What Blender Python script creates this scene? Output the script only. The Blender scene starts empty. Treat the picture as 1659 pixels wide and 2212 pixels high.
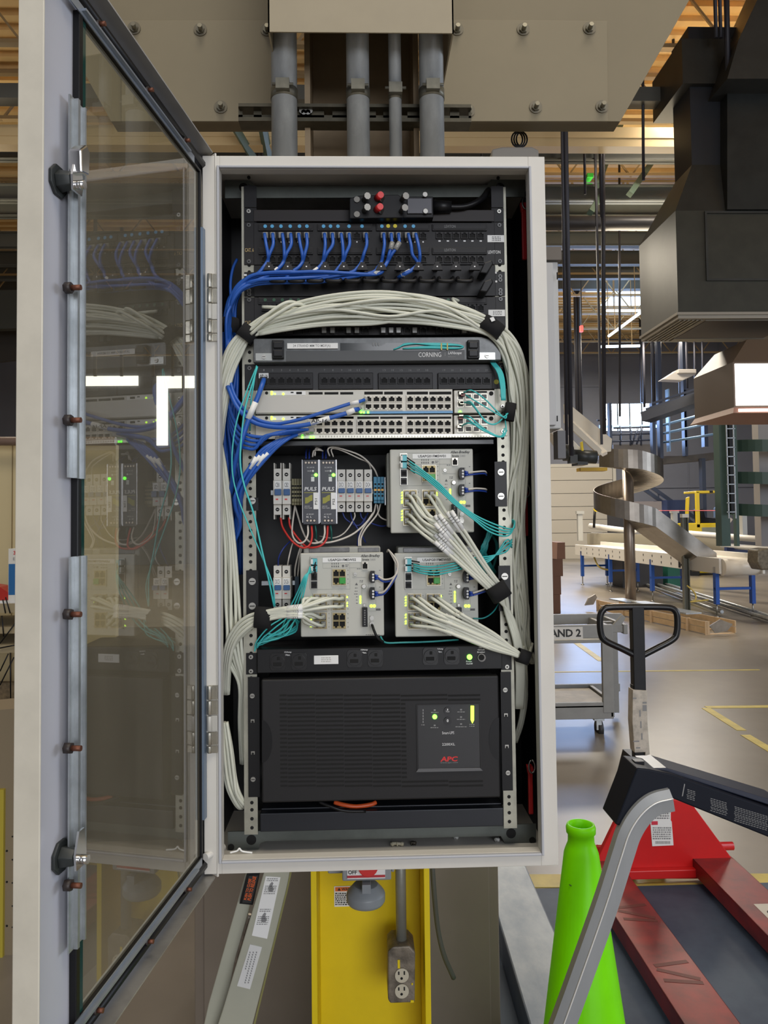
import bpy, math, random
from mathutils import Vector, Matrix
random.seed(7)
# ------------------------------------------------ camera, world, lights, exposure
SC=bpy.context.scene; COL=SC.collection
CAM=Vector((-0.0318714,-1.34906,1.60)); ZC=1.61967; FPX=1661.0; PCX,PCY=829.5,1056.0
yaw,pit,rol=math.radians(1.77325),math.radians(2.16665),math.radians(-0.66464)
FW=Vector((math.sin(yaw)*math.cos(pit),math.cos(yaw)*math.cos(pit),math.sin(pit)))
r0=Vector((math.cos(yaw),-math.sin(yaw),0)); u0=r0.cross(FW)
RT=r0*math.cos(rol)+u0*math.sin(rol); UP=-r0*math.sin(rol)+u0*math.cos(rol)
cd=bpy.data.cameras.new('camera'); cam=bpy.data.objects.new('camera',cd); COL.objects.link(cam)
M3=Matrix((RT,UP,-FW)).transposed(); cam.matrix_world=Matrix.Translation(CAM)@M3.to_4x4()
cd.sensor_fit='HORIZONTAL'; cd.sensor_width=36; cd.lens=36*FPX/1659; cd.shift_y=(PCY-1106)/1659; cd.clip_start=.05; cd.clip_end=200
cd.lens_unit='MILLIMETERS'; SC.camera=cam
W=bpy.data.worlds.new('world'); SC.world=W; W.use_nodes=True
bg=W.node_tree.nodes['Background']; bg.inputs[0].default_value=(.80,.84,.95,1); bg.inputs[1].default_value=.28
SC.view_settings.view_transform='Standard'; SC.view_settings.look='None'; SC.view_settings.gamma=1; SC.view_settings.exposure=0.0
def area(name,loc,rot,sx,sy,power,col):
    d=bpy.data.lights.new(name,'AREA'); d.shape='RECTANGLE'; d.size=sx; d.size_y=sy; d.energy=power; d.color=col
    o=bpy.data.objects.new(name,d); COL.objects.link(o); o.location=loc; o.rotation_euler=[math.radians(a) for a in rot]; return o
WARM=(1,.90,.74); COOL=(.78,.87,1)
area('front_fill_light',(3.5,-11,3.2),(90,0,8),7,4.2,620,(.93,.95,1))  # added frontal light behind the camera, no dock opening there
area('overhead_fill_light',(1.0,-2.6,7.6),(0,0,0),4.5,2.5,250,WARM)  # added warm overhead light for the cabinet, no skylight stands here
area('side_daylight',(15,1.5,3.6),(90,0,85),8,4,520,COOL)
for lx,ly,pw in ((5,8,450),(5,15,550),(9,21,550),(1,14,450),(-4,5,120),(3,22,500)):
    area('hall_fill_downlight',(lx,ly,7.0),(0,0,0),2.0,1.2,pw,WARM)  # added downlights that brighten the hall, no fixtures seen
for ux,uy,pw in ((4.5,10.5,75),(10,14,90),(3,18,90),(-6,10,30)):
    area('deck_fill_uplight',(ux,uy,5.6),(180,0,0),1.6,1.0,pw,(1,.86,.62))  # added to brighten the roof deck from below, no lamps seen
area('back_window_daylight',(8.5,25.0,4.6),(-78,0,0),5,1.6,420,(.35,.55,1))

def F(px,py,y):          # point of the photograph's ray on the vertical plane y
    d=FW*FPX+RT*(px-PCX)+UP*(PCY-py); return CAM+d*((y-CAM.y)/d.y)
def G(px,py,z=0.0):      # the same on a horizontal plane z
    d=FW*FPX+RT*(px-PCX)+UP*(PCY-py); return CAM+d*((z-CAM.z)/d.z)
# ------------------------------------------------ materials
MT={}
def mat(n,col,rough=.5,metal=0,emit=0,var=0,scale=8,bump=0,spec=None,col2=None,stretch=None):
    if n in MT: return MT[n]
    m=bpy.data.materials.new(n); m.use_nodes=True; nt=m.node_tree; b=nt.nodes['Principled BSDF']
    c=(col[0],col[1],col[2],1); b.inputs['Base Color'].default_value=c; b.inputs['Roughness'].default_value=rough; b.inputs['Metallic'].default_value=metal
    if spec is not None: b.inputs['Specular IOR Level'].default_value=spec
    if emit: b.inputs['Emission Color'].default_value=c; b.inputs['Emission Strength'].default_value=emit
    if var or col2 or bump:
        tc=nt.nodes.new('ShaderNodeTexCoord'); nz=nt.nodes.new('ShaderNodeTexNoise'); nz.inputs['Scale'].default_value=scale; nz.inputs['Detail'].default_value=6; nz.inputs['Roughness'].default_value=.62
        mp=nt.nodes.new('ShaderNodeMapping'); nt.links.new(tc.outputs['Object'],mp.inputs[0]); nt.links.new(mp.outputs[0],nz.inputs['Vector'])
        if stretch: mp.inputs['Scale'].default_value=stretch
        if var or col2:
            cr=nt.nodes.new('ShaderNodeValToRGB'); d2=col2 or [x*(1-var) for x in col]
            cr.color_ramp.elements[0].position=.36; cr.color_ramp.elements[1].position=.62
            cr.color_ramp.elements[0].color=(d2[0],d2[1],d2[2],1); cr.color_ramp.elements[1].color=c
            nt.links.new(nz.outputs['Fac'],cr.inputs[0]); nt.links.new(cr.outputs[0],b.inputs['Base Color'])
        if bump:
            bp=nt.nodes.new('ShaderNodeBump'); bp.inputs['Strength'].default_value=bump; bp.inputs['Distance'].default_value=.01
            nt.links.new(nz.outputs['Fac'],bp.inputs['Height']); nt.links.new(bp.outputs[0],b.inputs['Normal'])
    MT[n]=m; return m
grey=mat('cabinet_paint',(.67,.645,.59),.42,var=.06,scale=5)
greyin=mat('cabinet_inside_paint',(.20,.20,.20),.5,var=.1)
black=mat('black_plastic',(.007,.007,.008),.4,spec=.3)
blackm=mat('black_steel',(.010,.010,.012),.45,var=.2,scale=30,spec=.3)
darkg=mat('dark_grey_plastic',(.024,.023,.024),.5,spec=.3)
darkg2=mat('patch_panel_black',(.015,.014,.015),.45,spec=.3)
hole=mat('hole_black',(.003,.003,.003),.8)
zinc=mat('zinc_plated_steel',(.42,.41,.34),.42,.6,var=.25,scale=20)
galv=mat('galvanised_steel',(.50,.53,.55),.38,.75,var=.25,scale=25)
chrome=mat('chrome',(.75,.75,.75),.18,1)
screwm=mat('screw_steel',(.40,.39,.36),.36,1)
copper=mat('copper_bolt',(.16,.06,.035),.5,.6)
frameg=mat('dark_zinc_frame',(.13,.145,.135),.45,.4,var=.3,scale=9)
blue=mat('blue_jacket',(.018,.10,.44),.42)
white=mat('white_jacket',(.66,.67,.57),.45)
teal=mat('aqua_fibre_jacket',(.06,.52,.52),.4)
teald=mat('dark_aqua_fibre_jacket',(.02,.26,.26),.45)
labelw=mat('label_white',(.80,.80,.78),.5)
ink=mat('ink_black',(.02,.02,.02),.6)
inkw=mat('ink_white',(.75,.75,.75),.6)
inkg=mat('ink_grey',(.25,.25,.25),.6)
redp=mat('red_plastic',(.62,.03,.03),.35)
redw=mat('red_wire',(.55,.03,.025),.4)
blueh=mat('blue_breaker_toggle',(.02,.09,.25),.4)
breaker=mat('breaker_body',(.66,.64,.58),.45)
strat=mat('light_grey_switch_housing',(.52,.52,.47),.5,var=.04)
cisco=mat('switch_metal_beige',(.56,.54,.48),.42,.1,var=.05)
ledg=mat('green_led',(.15,1,.05),.5,emit=5)
ledy=mat('yellow_green_led',(.55,1,.05),.5,emit=3.2)
velcro=mat('black_velcro',(.006,.006,.007),.9)
clearp=mat('clear_plug_plastic',(.26,.26,.25),.2)
brass=mat('port_brass',(.34,.27,.12),.4,.4)
yellow=mat('yellow_paint',(.83,.62,.004),.42,var=.12,scale=3)
# ------------------------------------------------ mesh builder
def cat(pts,sub=6):
    P=[Vector(p) for p in pts]
    if len(P)<3: return P
    P=[P[0]*2-P[1]]+P+[P[-1]*2-P[-2]]; o=[]
    for i in range(1,len(P)-2):
        a,b,c,d=P[i-1:i+3]
        for k in range(sub):
            t=k/sub; o.append(.5*((2*b)+(c-a)*t+(2*a-5*b+4*c-d)*t*t+(3*b-a-3*c+d)*t**3))
    o.append(P[-2]); return o
class MB:
    def __init__(s): s.v=[];s.f=[];s.mi=[];s.sm=[];s.M=None
    def _a(s,vs,fs,m=0,sm=False):
        n=len(s.v)
        for v in vs: v=Vector(v); s.v.append(s.M@v if s.M else v)
        for f in fs: s.f.append([n+i for i in f]); s.mi.append(m); s.sm.append(sm)
        return s
    def box(s,x0,x1,y0,y1,z0,z1,m=0):
        if x0>x1:x0,x1=x1,x0
        if y0>y1:y0,y1=y1,y0
        if z0>z1:z0,z1=z1,z0
        return s._a([(x,y,z) for z in (z0,z1) for y in (y0,y1) for x in (x0,x1)],[(0,2,3,1),(4,5,7,6),(0,1,5,4),(2,6,7,3),(0,4,6,2),(1,3,7,5)],m)
    def pb(s,x0,y0,x1,y1,yf,yb,m=0):   # box whose front face covers a rectangle seen on plane yf
        xm,ym=(x0+x1)/2,(y0+y1)/2
        return s.box(F(x0,ym,yf).x,F(x1,ym,yf).x,yf,yb,F(xm,y1,yf).z,F(xm,y0,yf).z,m)
    def frame(s,x0,x1,z0,z1,y0,y1,w,m=0,wb=None):
        wb=wb or w
        s.box(x0,x0+w,y0,y1,z0,z1,m); s.box(x1-w,x1,y0,y1,z0,z1,m); s.box(x0+w,x1-w,y0,y1,z1-w,z1,m); return s.box(x0+w,x1-w,y0,y1,z0,z0+wb,m)
    def prism(s,pts,dv,m=0):           # planar polygon extruded by the vector dv
        n=len(pts); P=[Vector(p) for p in pts]; dv=Vector(dv); nn=Vector((0,0,0))
        for i in range(n): nn+=P[i].cross(P[(i+1)%n])
        if nn.dot(dv)>0: P=P[::-1]
        return s._a(P+[p+dv for p in P],[list(range(n)),list(range(2*n-1,n-1,-1))]+[(i,i+n,(i+1)%n+n,(i+1)%n) for i in range(n)],m)
    def pp(s,px,yf,yb,m=0):            # polygon seen on plane yf, extruded to yb
        return s.prism([F(a,b,yf) for a,b in px],(0,yb-yf,0),m)
    def quad(s,a,b,c,d,m=0): return s._a([a,b,c,d],[(0,1,2,3)],m)
    def cyl(s,p0,p1,ra,rb=None,n=12,m=0,sm=True):
        return s.tube([p0,p1],ra,n,m,rb=ra if rb is None else rb,cr=False)
    def tube(s,pts,r,n=8,m=0,rb=None,cr=True,sub=6,sx=1,sy=1,close=False):
        P=cat(pts,sub) if cr and len(pts)>2 else [Vector(p) for p in pts]
        k=len(P); vs=[]; t=(P[1]-P[0]).normalized(); a=t.orthogonal().normalized()
        if abs(t.y)<.9: a=(Vector((0,1,0))-t*t.y).normalized()
        for i in range(k):
            t2=(P[min(i+1,k-1)]-P[max(i-1,0)])
            if t2.length>1e-9: t=t2.normalized()
            a=(a-t*a.dot(t)); a=a.normalized() if a.length>1e-6 else t.orthogonal().normalized()
            b=t.cross(a); rr=r if rb is None else r+(rb-r)*i/(k-1)
            for j in range(n):
                q=2*math.pi*(j+.5)/n; vs.append(P[i]+a*(math.cos(q)*rr*sx)+b*(math.sin(q)*rr*sy))
        fs=[(i*n+j,(i+1)*n+j,(i+1)*n+(j+1)%n,i*n+(j+1)%n) for i in range(k-1) for j in range(n)]
        s._a(vs,fs,m,n>5)
        n0=len(s.v)-len(vs)
        s.f.append([n0+j for j in range(n)]); s.f.append([n0+(k-1)*n+j for j in range(n-1,-1,-1)]); s.mi+=[m,m]; s.sm+=[False,False]
        return s
    def lathe(s,prof,c,n=24,m=0,sm=True):
        c=Vector(c); k=len(prof); vs=[c+Vector((r*math.cos(2*math.pi*j/n),r*math.sin(2*math.pi*j/n),z)) for r,z in prof for j in range(n)]
        return s._a(vs,[(i*n+j,i*n+(j+1)%n,(i+1)*n+(j+1)%n,(i+1)*n+j) for i in range(k-1) for j in range(n)],m,sm)
    def disc(s,px,py,y,r,t=.002,m=0,n=14):
        p=F(px,py,y); return s.cyl(p,p+Vector((0,-t,0)),r,n=n,m=m)
    def build(s,name,mats,parent=None,bevel=0,seg=2):
        if not isinstance(mats,(list,tuple)): mats=[mats]
        if parent is None:
            lo=[min(v[i] for v in s.v) for i in range(3)]; hi=[max(v[i] for v in s.v) for i in range(3)]
            L=Vector(((lo[0]+hi[0])/2,(lo[1]+hi[1])/2,lo[2]))
        else: L=wl(parent)
        me=bpy.data.meshes.new(name); me.from_pydata([v-L for v in s.v],[],s.f)
        for m in mats: me.materials.append(m)
        me.polygons.foreach_set('material_index',s.mi); me.polygons.foreach_set('use_smooth',s.sm); me.update()
        o=bpy.data.objects.new(name,me); COL.objects.link(o)
        if parent is None: o.location=L
        else: o.parent=parent
        LOC[o.name]=L
        if bevel:
            b=o.modifiers.new('bevel','BEVEL'); b.width=bevel; b.segments=seg; b.limit_method='ANGLE'
        return o
LOC={}
def wl(o): return LOC[o.name]
def tag(o,label,catg,group=None,kind=None):
    o['label']=label; o['category']=catg
    if group: o['group']=group
    if kind: o['kind']=kind
    return o
def thing(name,label,catg,loc,group=None):
    o=bpy.data.objects.new(name,None); o.empty_display_size=.05; COL.objects.link(o); o.location=loc; LOC[o.name]=Vector(loc)
    return tag(o,label,catg,group)
def struct(o,label=None):
    o['kind']='structure'
    if label: o['label']=label
    return o
def lab(o,l): o['label']=l; return o
def txt(s,px0,py0,px1,py1,y,m,parent,bold=.0,shear=0,rot=0,name='lettering'):
    # lettering fitted to a rectangle of plane y, facing the camera side
    c=bpy.data.curves.new('t','FONT'); c.body=s; c.size=1; c.shear=shear; c.offset=bold; c.resolution_u=2; c.extrude=.0; c.align_x='LEFT'
    o=bpy.data.objects.new('t',c); me=bpy.data.meshes.new_from_object(o); bpy.data.objects.remove(o)
    xs=[v.co.x for v in me.vertices]; ys=[v.co.y for v in me.vertices]
    x0,x1,y0,y1=min(xs),max(xs),min(ys),max(ys)
    xm,ym=(px0+px1)/2,(py0+py1)/2
    C=F(xm,ym,y); w=(F(px1,ym,y)-F(px0,ym,y)).length; h=(F(xm,py0,y)-F(xm,py1,y)).length
    if rot in (90,-90): w,h=h,w
    L=wl(parent); a=math.radians(rot)
    for v in me.vertices:
        X=(v.co.x-(x0+x1)/2)/(x1-x0)*w; Z=(v.co.y-(y0+y1)/2)/(y1-y0)*h
        X,Z=X*math.cos(a)-Z*math.sin(a),X*math.sin(a)+Z*math.cos(a)
        v.co=(C.x+X-L.x,y-L.y,C.z+Z-L.z)
    me.materials.clear(); me.materials.append(m); o=bpy.data.objects.new(name,me); o.data.name=name; COL.objects.link(o); o.parent=parent; LOC[o.name]=L
    return o
def lines(mb,px0,py0,px1,py1,y,n,m=0,seed=0,th=.3):   # rows of illegible print
    rr=random.Random(seed); h=(py1-py0)/n
    for i in range(n):
        x=px0
        while x<px1:
            w=rr.uniform(1.5,5); mb.pb(x,py0+h*i+h*(.5-th),min(x+w,px1),py0+h*i+h*(.5+th),y,y+.0003,m); x+=w+rr.uniform(.8,1.6)
    return mb
def base(px0,py0,px1,py1,yf,yb=None):
    p=F((px0+px1)/2,py1,yf); return (p.x,((yb if yb is not None else yf)+yf)/2,p.z)
def cable(name,label,catg,group,pts,r,m,n=7,sub=6):
    b=MB(); b.tube([F(*p) for p in pts],r,n,sub=sub); o=b.build(name,m); return tag(o,label,catg,group)
def screw(mb,px,py,y,r=.0035,m=0,mh=1):
    mb.disc(px,py,y,r,.002,m,12); p=F(px,py,y); d=Vector((0,-.0022,0)); mb.box(p.x-r*.7,p.x+r*.7,p.y-.0023,p.y-.0019,p.z-r*.12,p.z+r*.12,mh)
def port(px,py,y,w,h,parent,mats,up=1,name='port'):
    # socket: a frame standing proud of its dark bottom, with the notch for the latch
    b=MB(); p=F(px,py,y); x0,x1,z0,z1=p.x-w/2,p.x+w/2,p.z-h/2,p.z+h/2; t=w*.09
    b.box(x0,x1,y-.0003,y+.001,z0,z1,1); b.frame(x0,x1,z0,z1,y-.0022,y,t,0)
    zz=(z1-t-h*.20,z1-t) if up>0 else (z0+t,z0+t+h*.20)
    b.box(x0+t,x0+w*.32,y-.0022,y,zz[0],zz[1],0); b.box(x1-w*.32,x1-t,y-.0022,y,zz[0],zz[1],0)
    return b.build(name,mats,parent)
# ================================================ the equipment cabinet
H=1.24994; ZT,ZB=ZC+H/2,ZC-H/2; XO=.305; XI=.275; LZ=.0235; CD=.28
cab=thing('equipment_cabinet','tall light grey steel network cabinet standing open, fixed to the yellow column','cabinet',(0,CD/2,ZB))
b=MB(); b.box(-XO,-XO+.003,.0,CD,ZB,ZT); b.box(XO-.003,XO,.0,CD,ZB,ZT); b.box(-XO+.003,XO-.003,0,CD,ZT-.003,ZT); b.box(-XO+.003,XO-.003,0,CD,ZB,ZB+.003); b.build('cabinet_body',grey,cab)
b=MB(); b.box(-XO+.003,XO-.003,CD-.004,CD-.001,ZB+.003,ZT-.003); b.box(-XO+.003,-XO+.0045,.03,CD-.004,ZB+.003,ZT-.003); b.box(XO-.0045,XO-.003,.03,CD-.004,ZB+.003,ZT-.003)
lab(b.build('dark_inner_walls',mat('inner_wall_shade',(.014,.014,.015),.5),cab),'inner walls of the cabinet, sides darkened for shade')  # interior shade put into the side walls' colour; back plate black
b=MB(); b.box(-XO,-XI,-.002,0,ZB,ZT); b.box(XI,XO,-.002,0,ZB,ZT); b.box(-XI,XI,-.002,0,ZT-LZ,ZT); b.box(-XI,XI,-.002,0,ZB,ZB+LZ)
for s in (-1,1): b.box(s*XI,s*(XI+.003),0,.02,ZB+.018,ZT-.018)
b.box(-XI,XI,0,.02,ZT-LZ,ZT-LZ+.003); b.box(-XI,XI,0,.02,ZB+LZ-.003,ZB+LZ); b.build('front_lip',grey,cab,bevel=.0008)
# raised rain rim round the opening
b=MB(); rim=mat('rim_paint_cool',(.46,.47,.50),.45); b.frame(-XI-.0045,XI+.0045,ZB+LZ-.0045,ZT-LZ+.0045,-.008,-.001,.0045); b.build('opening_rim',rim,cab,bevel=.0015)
# ---- rack frame
YR=.06
rf=cab
def bar(pts,name): 
    b=MB(); b.pp(pts,.085,.088); return b
up=[(486,385),(1135,385),(1135,425),(1072,425),(1062,404),(555,404),(545,425),(486,428)]
b=bar([(486,390),(540,390),(552,403),(1052,400),(1062,386),(1134,386),(1134,425),(486,428)],'x'); b.disc(526,405,.085,.0085,.001,1); b.disc(1080,405,.085,.0085,.001,1); b.build('upper_crossbar',[frameg,hole],rf)
b=bar([(492,1797),(1158,1780),(1158,1825),(1092,1824),(1082,1806),(574,1817),(562,1822),(558,1835),(492,1840)],'x'); b.disc(543,1814,.085,.009,.001,1); b.disc(1104,1800,.085,.009,.001,1); b.disc(499,1830,.085,.006,.001,1); b.disc(1150,1815,.085,.006,.001,1); b.build('lower_crossbar',[frameg,hole],rf)
for s,px in ((-1,0),(1,0)):
    b=MB(); x0,x1=.2222,.2432; zb,zt=F(800,1797,YR).z,F(800,403,YR).z
    b.box(s*x0,s*x1,YR+.001,YR+.004,zb,zt); b.box(s*x1,s*(x1+.003),YR+.001,YR+.075,zb,zt)
    z=zb+.012
    while z<zt-.01:
        for dz in (0,.0159,.0318): b.cyl((s*.2325,YR+.0005,z+dz),(s*.2325,YR+.003,z+dz),.0032,n=10,m=1)
        z+=.04445
    b.build('upright_rail',[zinc,hole],rf)
# ---- the open door
AD=math.radians(7.6); UD=Vector((-math.sin(AD),-math.cos(AD),0)); ND=Vector((math.cos(AD),-math.sin(AD),0)); HD=Vector((-.3084,.03,ZC))
def D(px,py,n=0.0):      # ray of the photograph to the door's (u,z)
    d=FW*FPX+RT*(px-PCX)+UP*(PCY-py); o=HD+ND*n; t=(o-CAM).dot(ND)/d.dot(ND); p=CAM+d*t-o; return p.dot(UD),p.z
MD=Matrix((( UD.x,ND.x,0,HD.x),(UD.y,ND.y,0,HD.y),(0,0,1,HD.z),(0,0,0,1)))   # local (u,n,z)
door=thing('cabinet_door','open cabinet door with a tall glass window seen from its inner side','door',HD+UD*.29-Vector((0,0,H/2)))
def DB(): 
    b=MB(); b.M=MD; return b
dz=H/2+.004; UL=.578; zg=dz-.040; zg2=-zg
u0g,_=D(424,1100); u1g,_=D(160,1100)
doorp=mat('door_skin_cool_lit',(.55,.56,.62),.35,var=.05,scale=4)  # cool side daylight put into the inner skin's colour
b=DB(); b.box(.0,u0g,-.0025,0,-dz,dz); b.box(u1g,UL,-.0025,0,-dz,dz); b.box(u0g,u1g,-.0025,0,zg,dz); b.box(u0g,u1g,-.0025,0,-dz,zg2)
b.build('door_skin',doorp,door)
b=DB(); b.box(UL,UL+.0025,-.0025,.026,-dz,dz); lab(b.build('free_edge_flange',mat('door_paint_warm',(.66,.62,.52),.42,var=.10,scale=14),door,bevel=.001),'cream front edge of the door with rusty chips')
b=DB(); b.prism([(0,-.0025,dz),(UL,-.0025,dz),(UL,.026,dz),(.03,.026,dz)],(0,0,.0025)); b.build('top_flange',mat('flange_paint',(.34,.33,.31),.4,var=.15),door)
b=DB(); b.prism([(0,-.0025,-dz-.0025),(UL,-.0025,-dz-.0025),(UL,.026,-dz-.0025),(.03,.026,-dz-.0025)],(0,0,.0025)); b.build('bottom_flange',mat('flange_paint_b',(.36,.35,.33),.3,.3,var=.3,scale=10,stretch=(1,1,.3)),door)
b=DB(); b.prism([(0,0,-dz),(.028,.032,-dz),(.030,.030,-dz),(.002,-.0025,-dz)],(0,0,2*dz)); b.build('hinge_flange',grey,door)
b=DB(); z1,z2=dz-.019,-dz+.019; ug,vg=.012,UL-.008
zi1=.587;
# black sealing strip that runs round the door
b=DB(); g=.0075
for (a,c) in (((ug,.006,z2),(ug,.006,z1)),((ug,.006,z1),(vg,.006,z1)),((ug,.006,z2),(vg,.006,z2))):
    b.tube([a,c],g,8,cr=False)
b.tube([(vg,.004,z1),(vg,.004,z2)],.003,8,cr=False)
b.build('door_seal',black,door)
# glass with its black edge gasket
def gl():
    m=bpy.data.materials.new('door_glass'); m.use_nodes=True; nt=m.node_tree; nt.nodes.clear(); N=nt.nodes.new
    o=N('ShaderNodeOutputMaterial'); tr=N('ShaderNodeBsdfTransparent'); tr.inputs[0].default_value=(.86,.86,.78,1); gs=N('ShaderNodeBsdfGlossy'); gs.inputs['Roughness'].default_value=.012; gs.inputs[0].default_value=(.95,.95,.95,1)
    di=N('ShaderNodeBsdfDiffuse'); di.inputs[0].default_value=(.36,.32,.235,1); fr=N('ShaderNodeFresnel'); fr.inputs[0].default_value=1.75
    nz=N('ShaderNodeTexNoise'); nz.inputs['Scale'].default_value=3; mp=N('ShaderNodeMapping'); mp.inputs['Scale'].default_value=(3,3,.7); tc=N('ShaderNodeTexCoord')
    nt.links.new(tc.outputs['Object'],mp.inputs[0]); nt.links.new(mp.outputs[0],nz.inputs['Vector'])
    mr=N('ShaderNodeMapRange'); mr.inputs[1].default_value=.3; mr.inputs[2].default_value=.8; mr.inputs[3].default_value=.18; mr.inputs[4].default_value=.36; nt.links.new(nz.outputs['Fac'],mr.inputs[0])
    a=N('ShaderNodeMixShader'); c=N('ShaderNodeMixShader'); nt.links.new(mr.outputs[0],a.inputs[0]); nt.links.new(tr.outputs[0],a.inputs[1]); nt.links.new(di.outputs[0],a.inputs[2])
    ge=N('ShaderNodeNewGeometry'); iv=N('ShaderNodeMath'); iv.operation='SUBTRACT'; iv.inputs[0].default_value=1; nt.links.new(ge.outputs['Backfacing'],iv.inputs[1])
    m1=N('ShaderNodeMath'); m1.operation='MULTIPLY'; m2=N('ShaderNodeMath'); m2.operation='MULTIPLY'; nt.links.new(iv.outputs[0],m1.inputs[0]); nt.links.new(iv.outputs[0],m2.inputs[0]); nt.links.new(fr.outputs[0],m1.inputs[1]); nt.links.new(mr.outputs[0],m2.inputs[1]); nt.links.new(m2.outputs[0],a.inputs[0]); nt.links.new(m1.outputs[0],c.inputs[0]); nt.links.new(a.outputs[0],c.inputs[1]); nt.links.new(gs.outputs[0],c.inputs[2]); nt.links.new(c.outputs[0],o.inputs[0]); return m
b=DB(); b.box(u0g+.002,u1g-.002,.001,.005,zg2+.002,zg-.002); glass=b.build('window_glass',gl(),door)
b=DB(); t=.005
b.box(u0g-t,u0g+.001,0,.009,zg2-t,zg+t); b.box(u1g-.001,u1g+t+.003,0,.009,zg2-t,zg+t); b.box(u0g,u1g,0,.009,zg,zg+t); b.box(u0g,u1g,0,.009,zg2-t,zg2); b.build('glass_gasket',black,door,bevel=.001)
b=DB(); b.box(u1g-.012,u1g-.001,.0055,.0065,zg2,zg); lab(b.build('glass_edge',mat('green_glass_edge',(.01,.05,.04),.1),door),'dark green glass edge')
blueg=mat('blue_grey_steel',(.18,.24,.33),.35,.5,var=.15); clg=mat('clamp_light_steel',(.36,.40,.46),.35,.6,var=.15)
def retv(pxc,y0,y1,name,m,w0,w1):   # vertical clamping profile with three steps
    b=DB(); ua,za=D(pxc,y0,.008); _,zb=D(pxc,y1,.008)
    b.box(ua-w0,ua+w1,.009,.011,zb,za); b.box(ua-w0*.15,ua+w1*.15,.011,.016,zb,za); b.box(ua-w0,ua-w0+.003,.009,.0145,zb,za); return b.build(name,m,door)
retv(157,215,1033,'upper_glass_clamp',galv,.021,.012); retv(158,1202,2045,'lower_glass_clamp',galv,.021,.012)
b=DB(); ua,za=D(431,495,.004); _,zb=D(436,1765,.004); b.box(ua-.004,ua+.009,.009,.013,zb,za); lab(b.build('hinge_side_clamp',blueg,door),'blue-grey strip')
for y in (588,776,966): pass
for (a,c,nm,px0,px1) in ((zg,zg+.012,'top_glass_clamp',.08,.50),(zg2-.012,zg2,'bottom_glass_clamp',.05,.52)):
    b=DB(); b.box(px0,px1,.009,.0105,a,c); b.box(px0+.03,px1-.03,.009,.016,(a+c)/2-.0015,(a+c)/2+.0015); b.build(nm,clg,door)
def bolt(px,py,n=.012):
    u,z=D(px,py,n); b=DB(); b.tube([(u,n-.003,z),(u,n+.005,z)],.0065,6,cr=False,m=1); b.tube([(u,n+.003,z),(u,n+.016,z)],.0032,10,cr=False); b.build('clamp_bolt',[copper,mat('dark_washer',(.03,.022,.02),.5)],door)
for y in (622,908,1327,1616,1912): bolt(146,y)
def boltuz(u,z):
    n=.011; b=DB(); b.tube([(u,n-.003,z),(u,n+.003,z)],.0055,6,cr=False,m=1); b.tube([(u,n+.001,z),(u,n+.010,z)],.003,10,cr=False); b.build('clamp_bolt',[copper,MT['dark_washer']],door)
for u in (.13,.28,.43): boltuz(u,zg+.014); boltuz(u,zg2-.014)
for y in (588,776,966,1247,1440,1638): 
    u,z=D(438,y,.004); b=DB(); b.tube([(u-.004,.006,z),(u-.004,.016,z)],.0025,8,cr=False); b.build('seal_screw',copper,door)
# latches
for (px,py,up_) in ((122,392,1),(128,1850,0)):
    n=.0; u,z=D(px,py,n); b=DB(); b.tube([(u,0,z),(u,.004,z)],.019,8,cr=False); b.tube([(u,.004,z),(u,.020,z)],.013,6,cr=False,rb=.010); lt=b.build('latch_body',mat('latch_black',(.03,.035,.035),.45),door,bevel=.001)
    b=DB(); u-=.004; s=1
    b.prism([(u-.010,.021,z-.013),(u+.010,.021,z-.013),(u+.012,.021,z+.004),(u+.004,.021,z+.028),(u-.008,.021,z+.028),(u-.013,.021,z)],(0,.0025,0))
    b.tube([(u,.022,z-.004),(u,.032,z-.004)],.0055,6,cr=False); lab(b.build('latch_cam',chrome,lt),'shiny chrome lever')
u,z=D(163,343,.02); b=DB(); b.prism([(u-.010,.016,z-.016),(u+.008,.016,z-.020),(u+.010,.016,z+.006),(u-.004,.016,z+.018),(u-.012,.016,z+.012)],(0,.016,0)); lab(b.build('latch_hook',chrome,door,bevel=.002),'chrome hook above the upper latch')
# hinges
def hinge(y0,y1):
    b=MB(); h=(y1-y0)
    for a,c,m in ((0,.22,0),(.22,.44,0),(.44,.68,1),(.68,.88,0),(.88,1.0,0)):
        xo=0 if m==0 else 0
        b.pb(446+4,y0+h*a+1,470,y0+h*c-1,-.006,.0,m); b.cyl(F(453,y0+h*a+1.5,-.006),F(453,y0+h*c-1.5,-.006),.0045,n=12,m=m)
    b.build('hinge',[mat('hinge_steel',(.55,.52,.44),.25,.9,var=.2,scale=60),mat('hinge_centre',(.50,.49,.45),.4,.3)],door,bevel=.0005)
hinge(590,738); hinge(1480,1628)
u,z=D(446,1845,.01); b=DB(); b.tube([(u+.012,.012,z),(u-.03,.03,z)],.0065,12,cr=False); lab(b.build('hinge_pin',mat('pin_white',(.62,.6,.56),.4),door),'small white pin at the lower corner')
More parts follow.
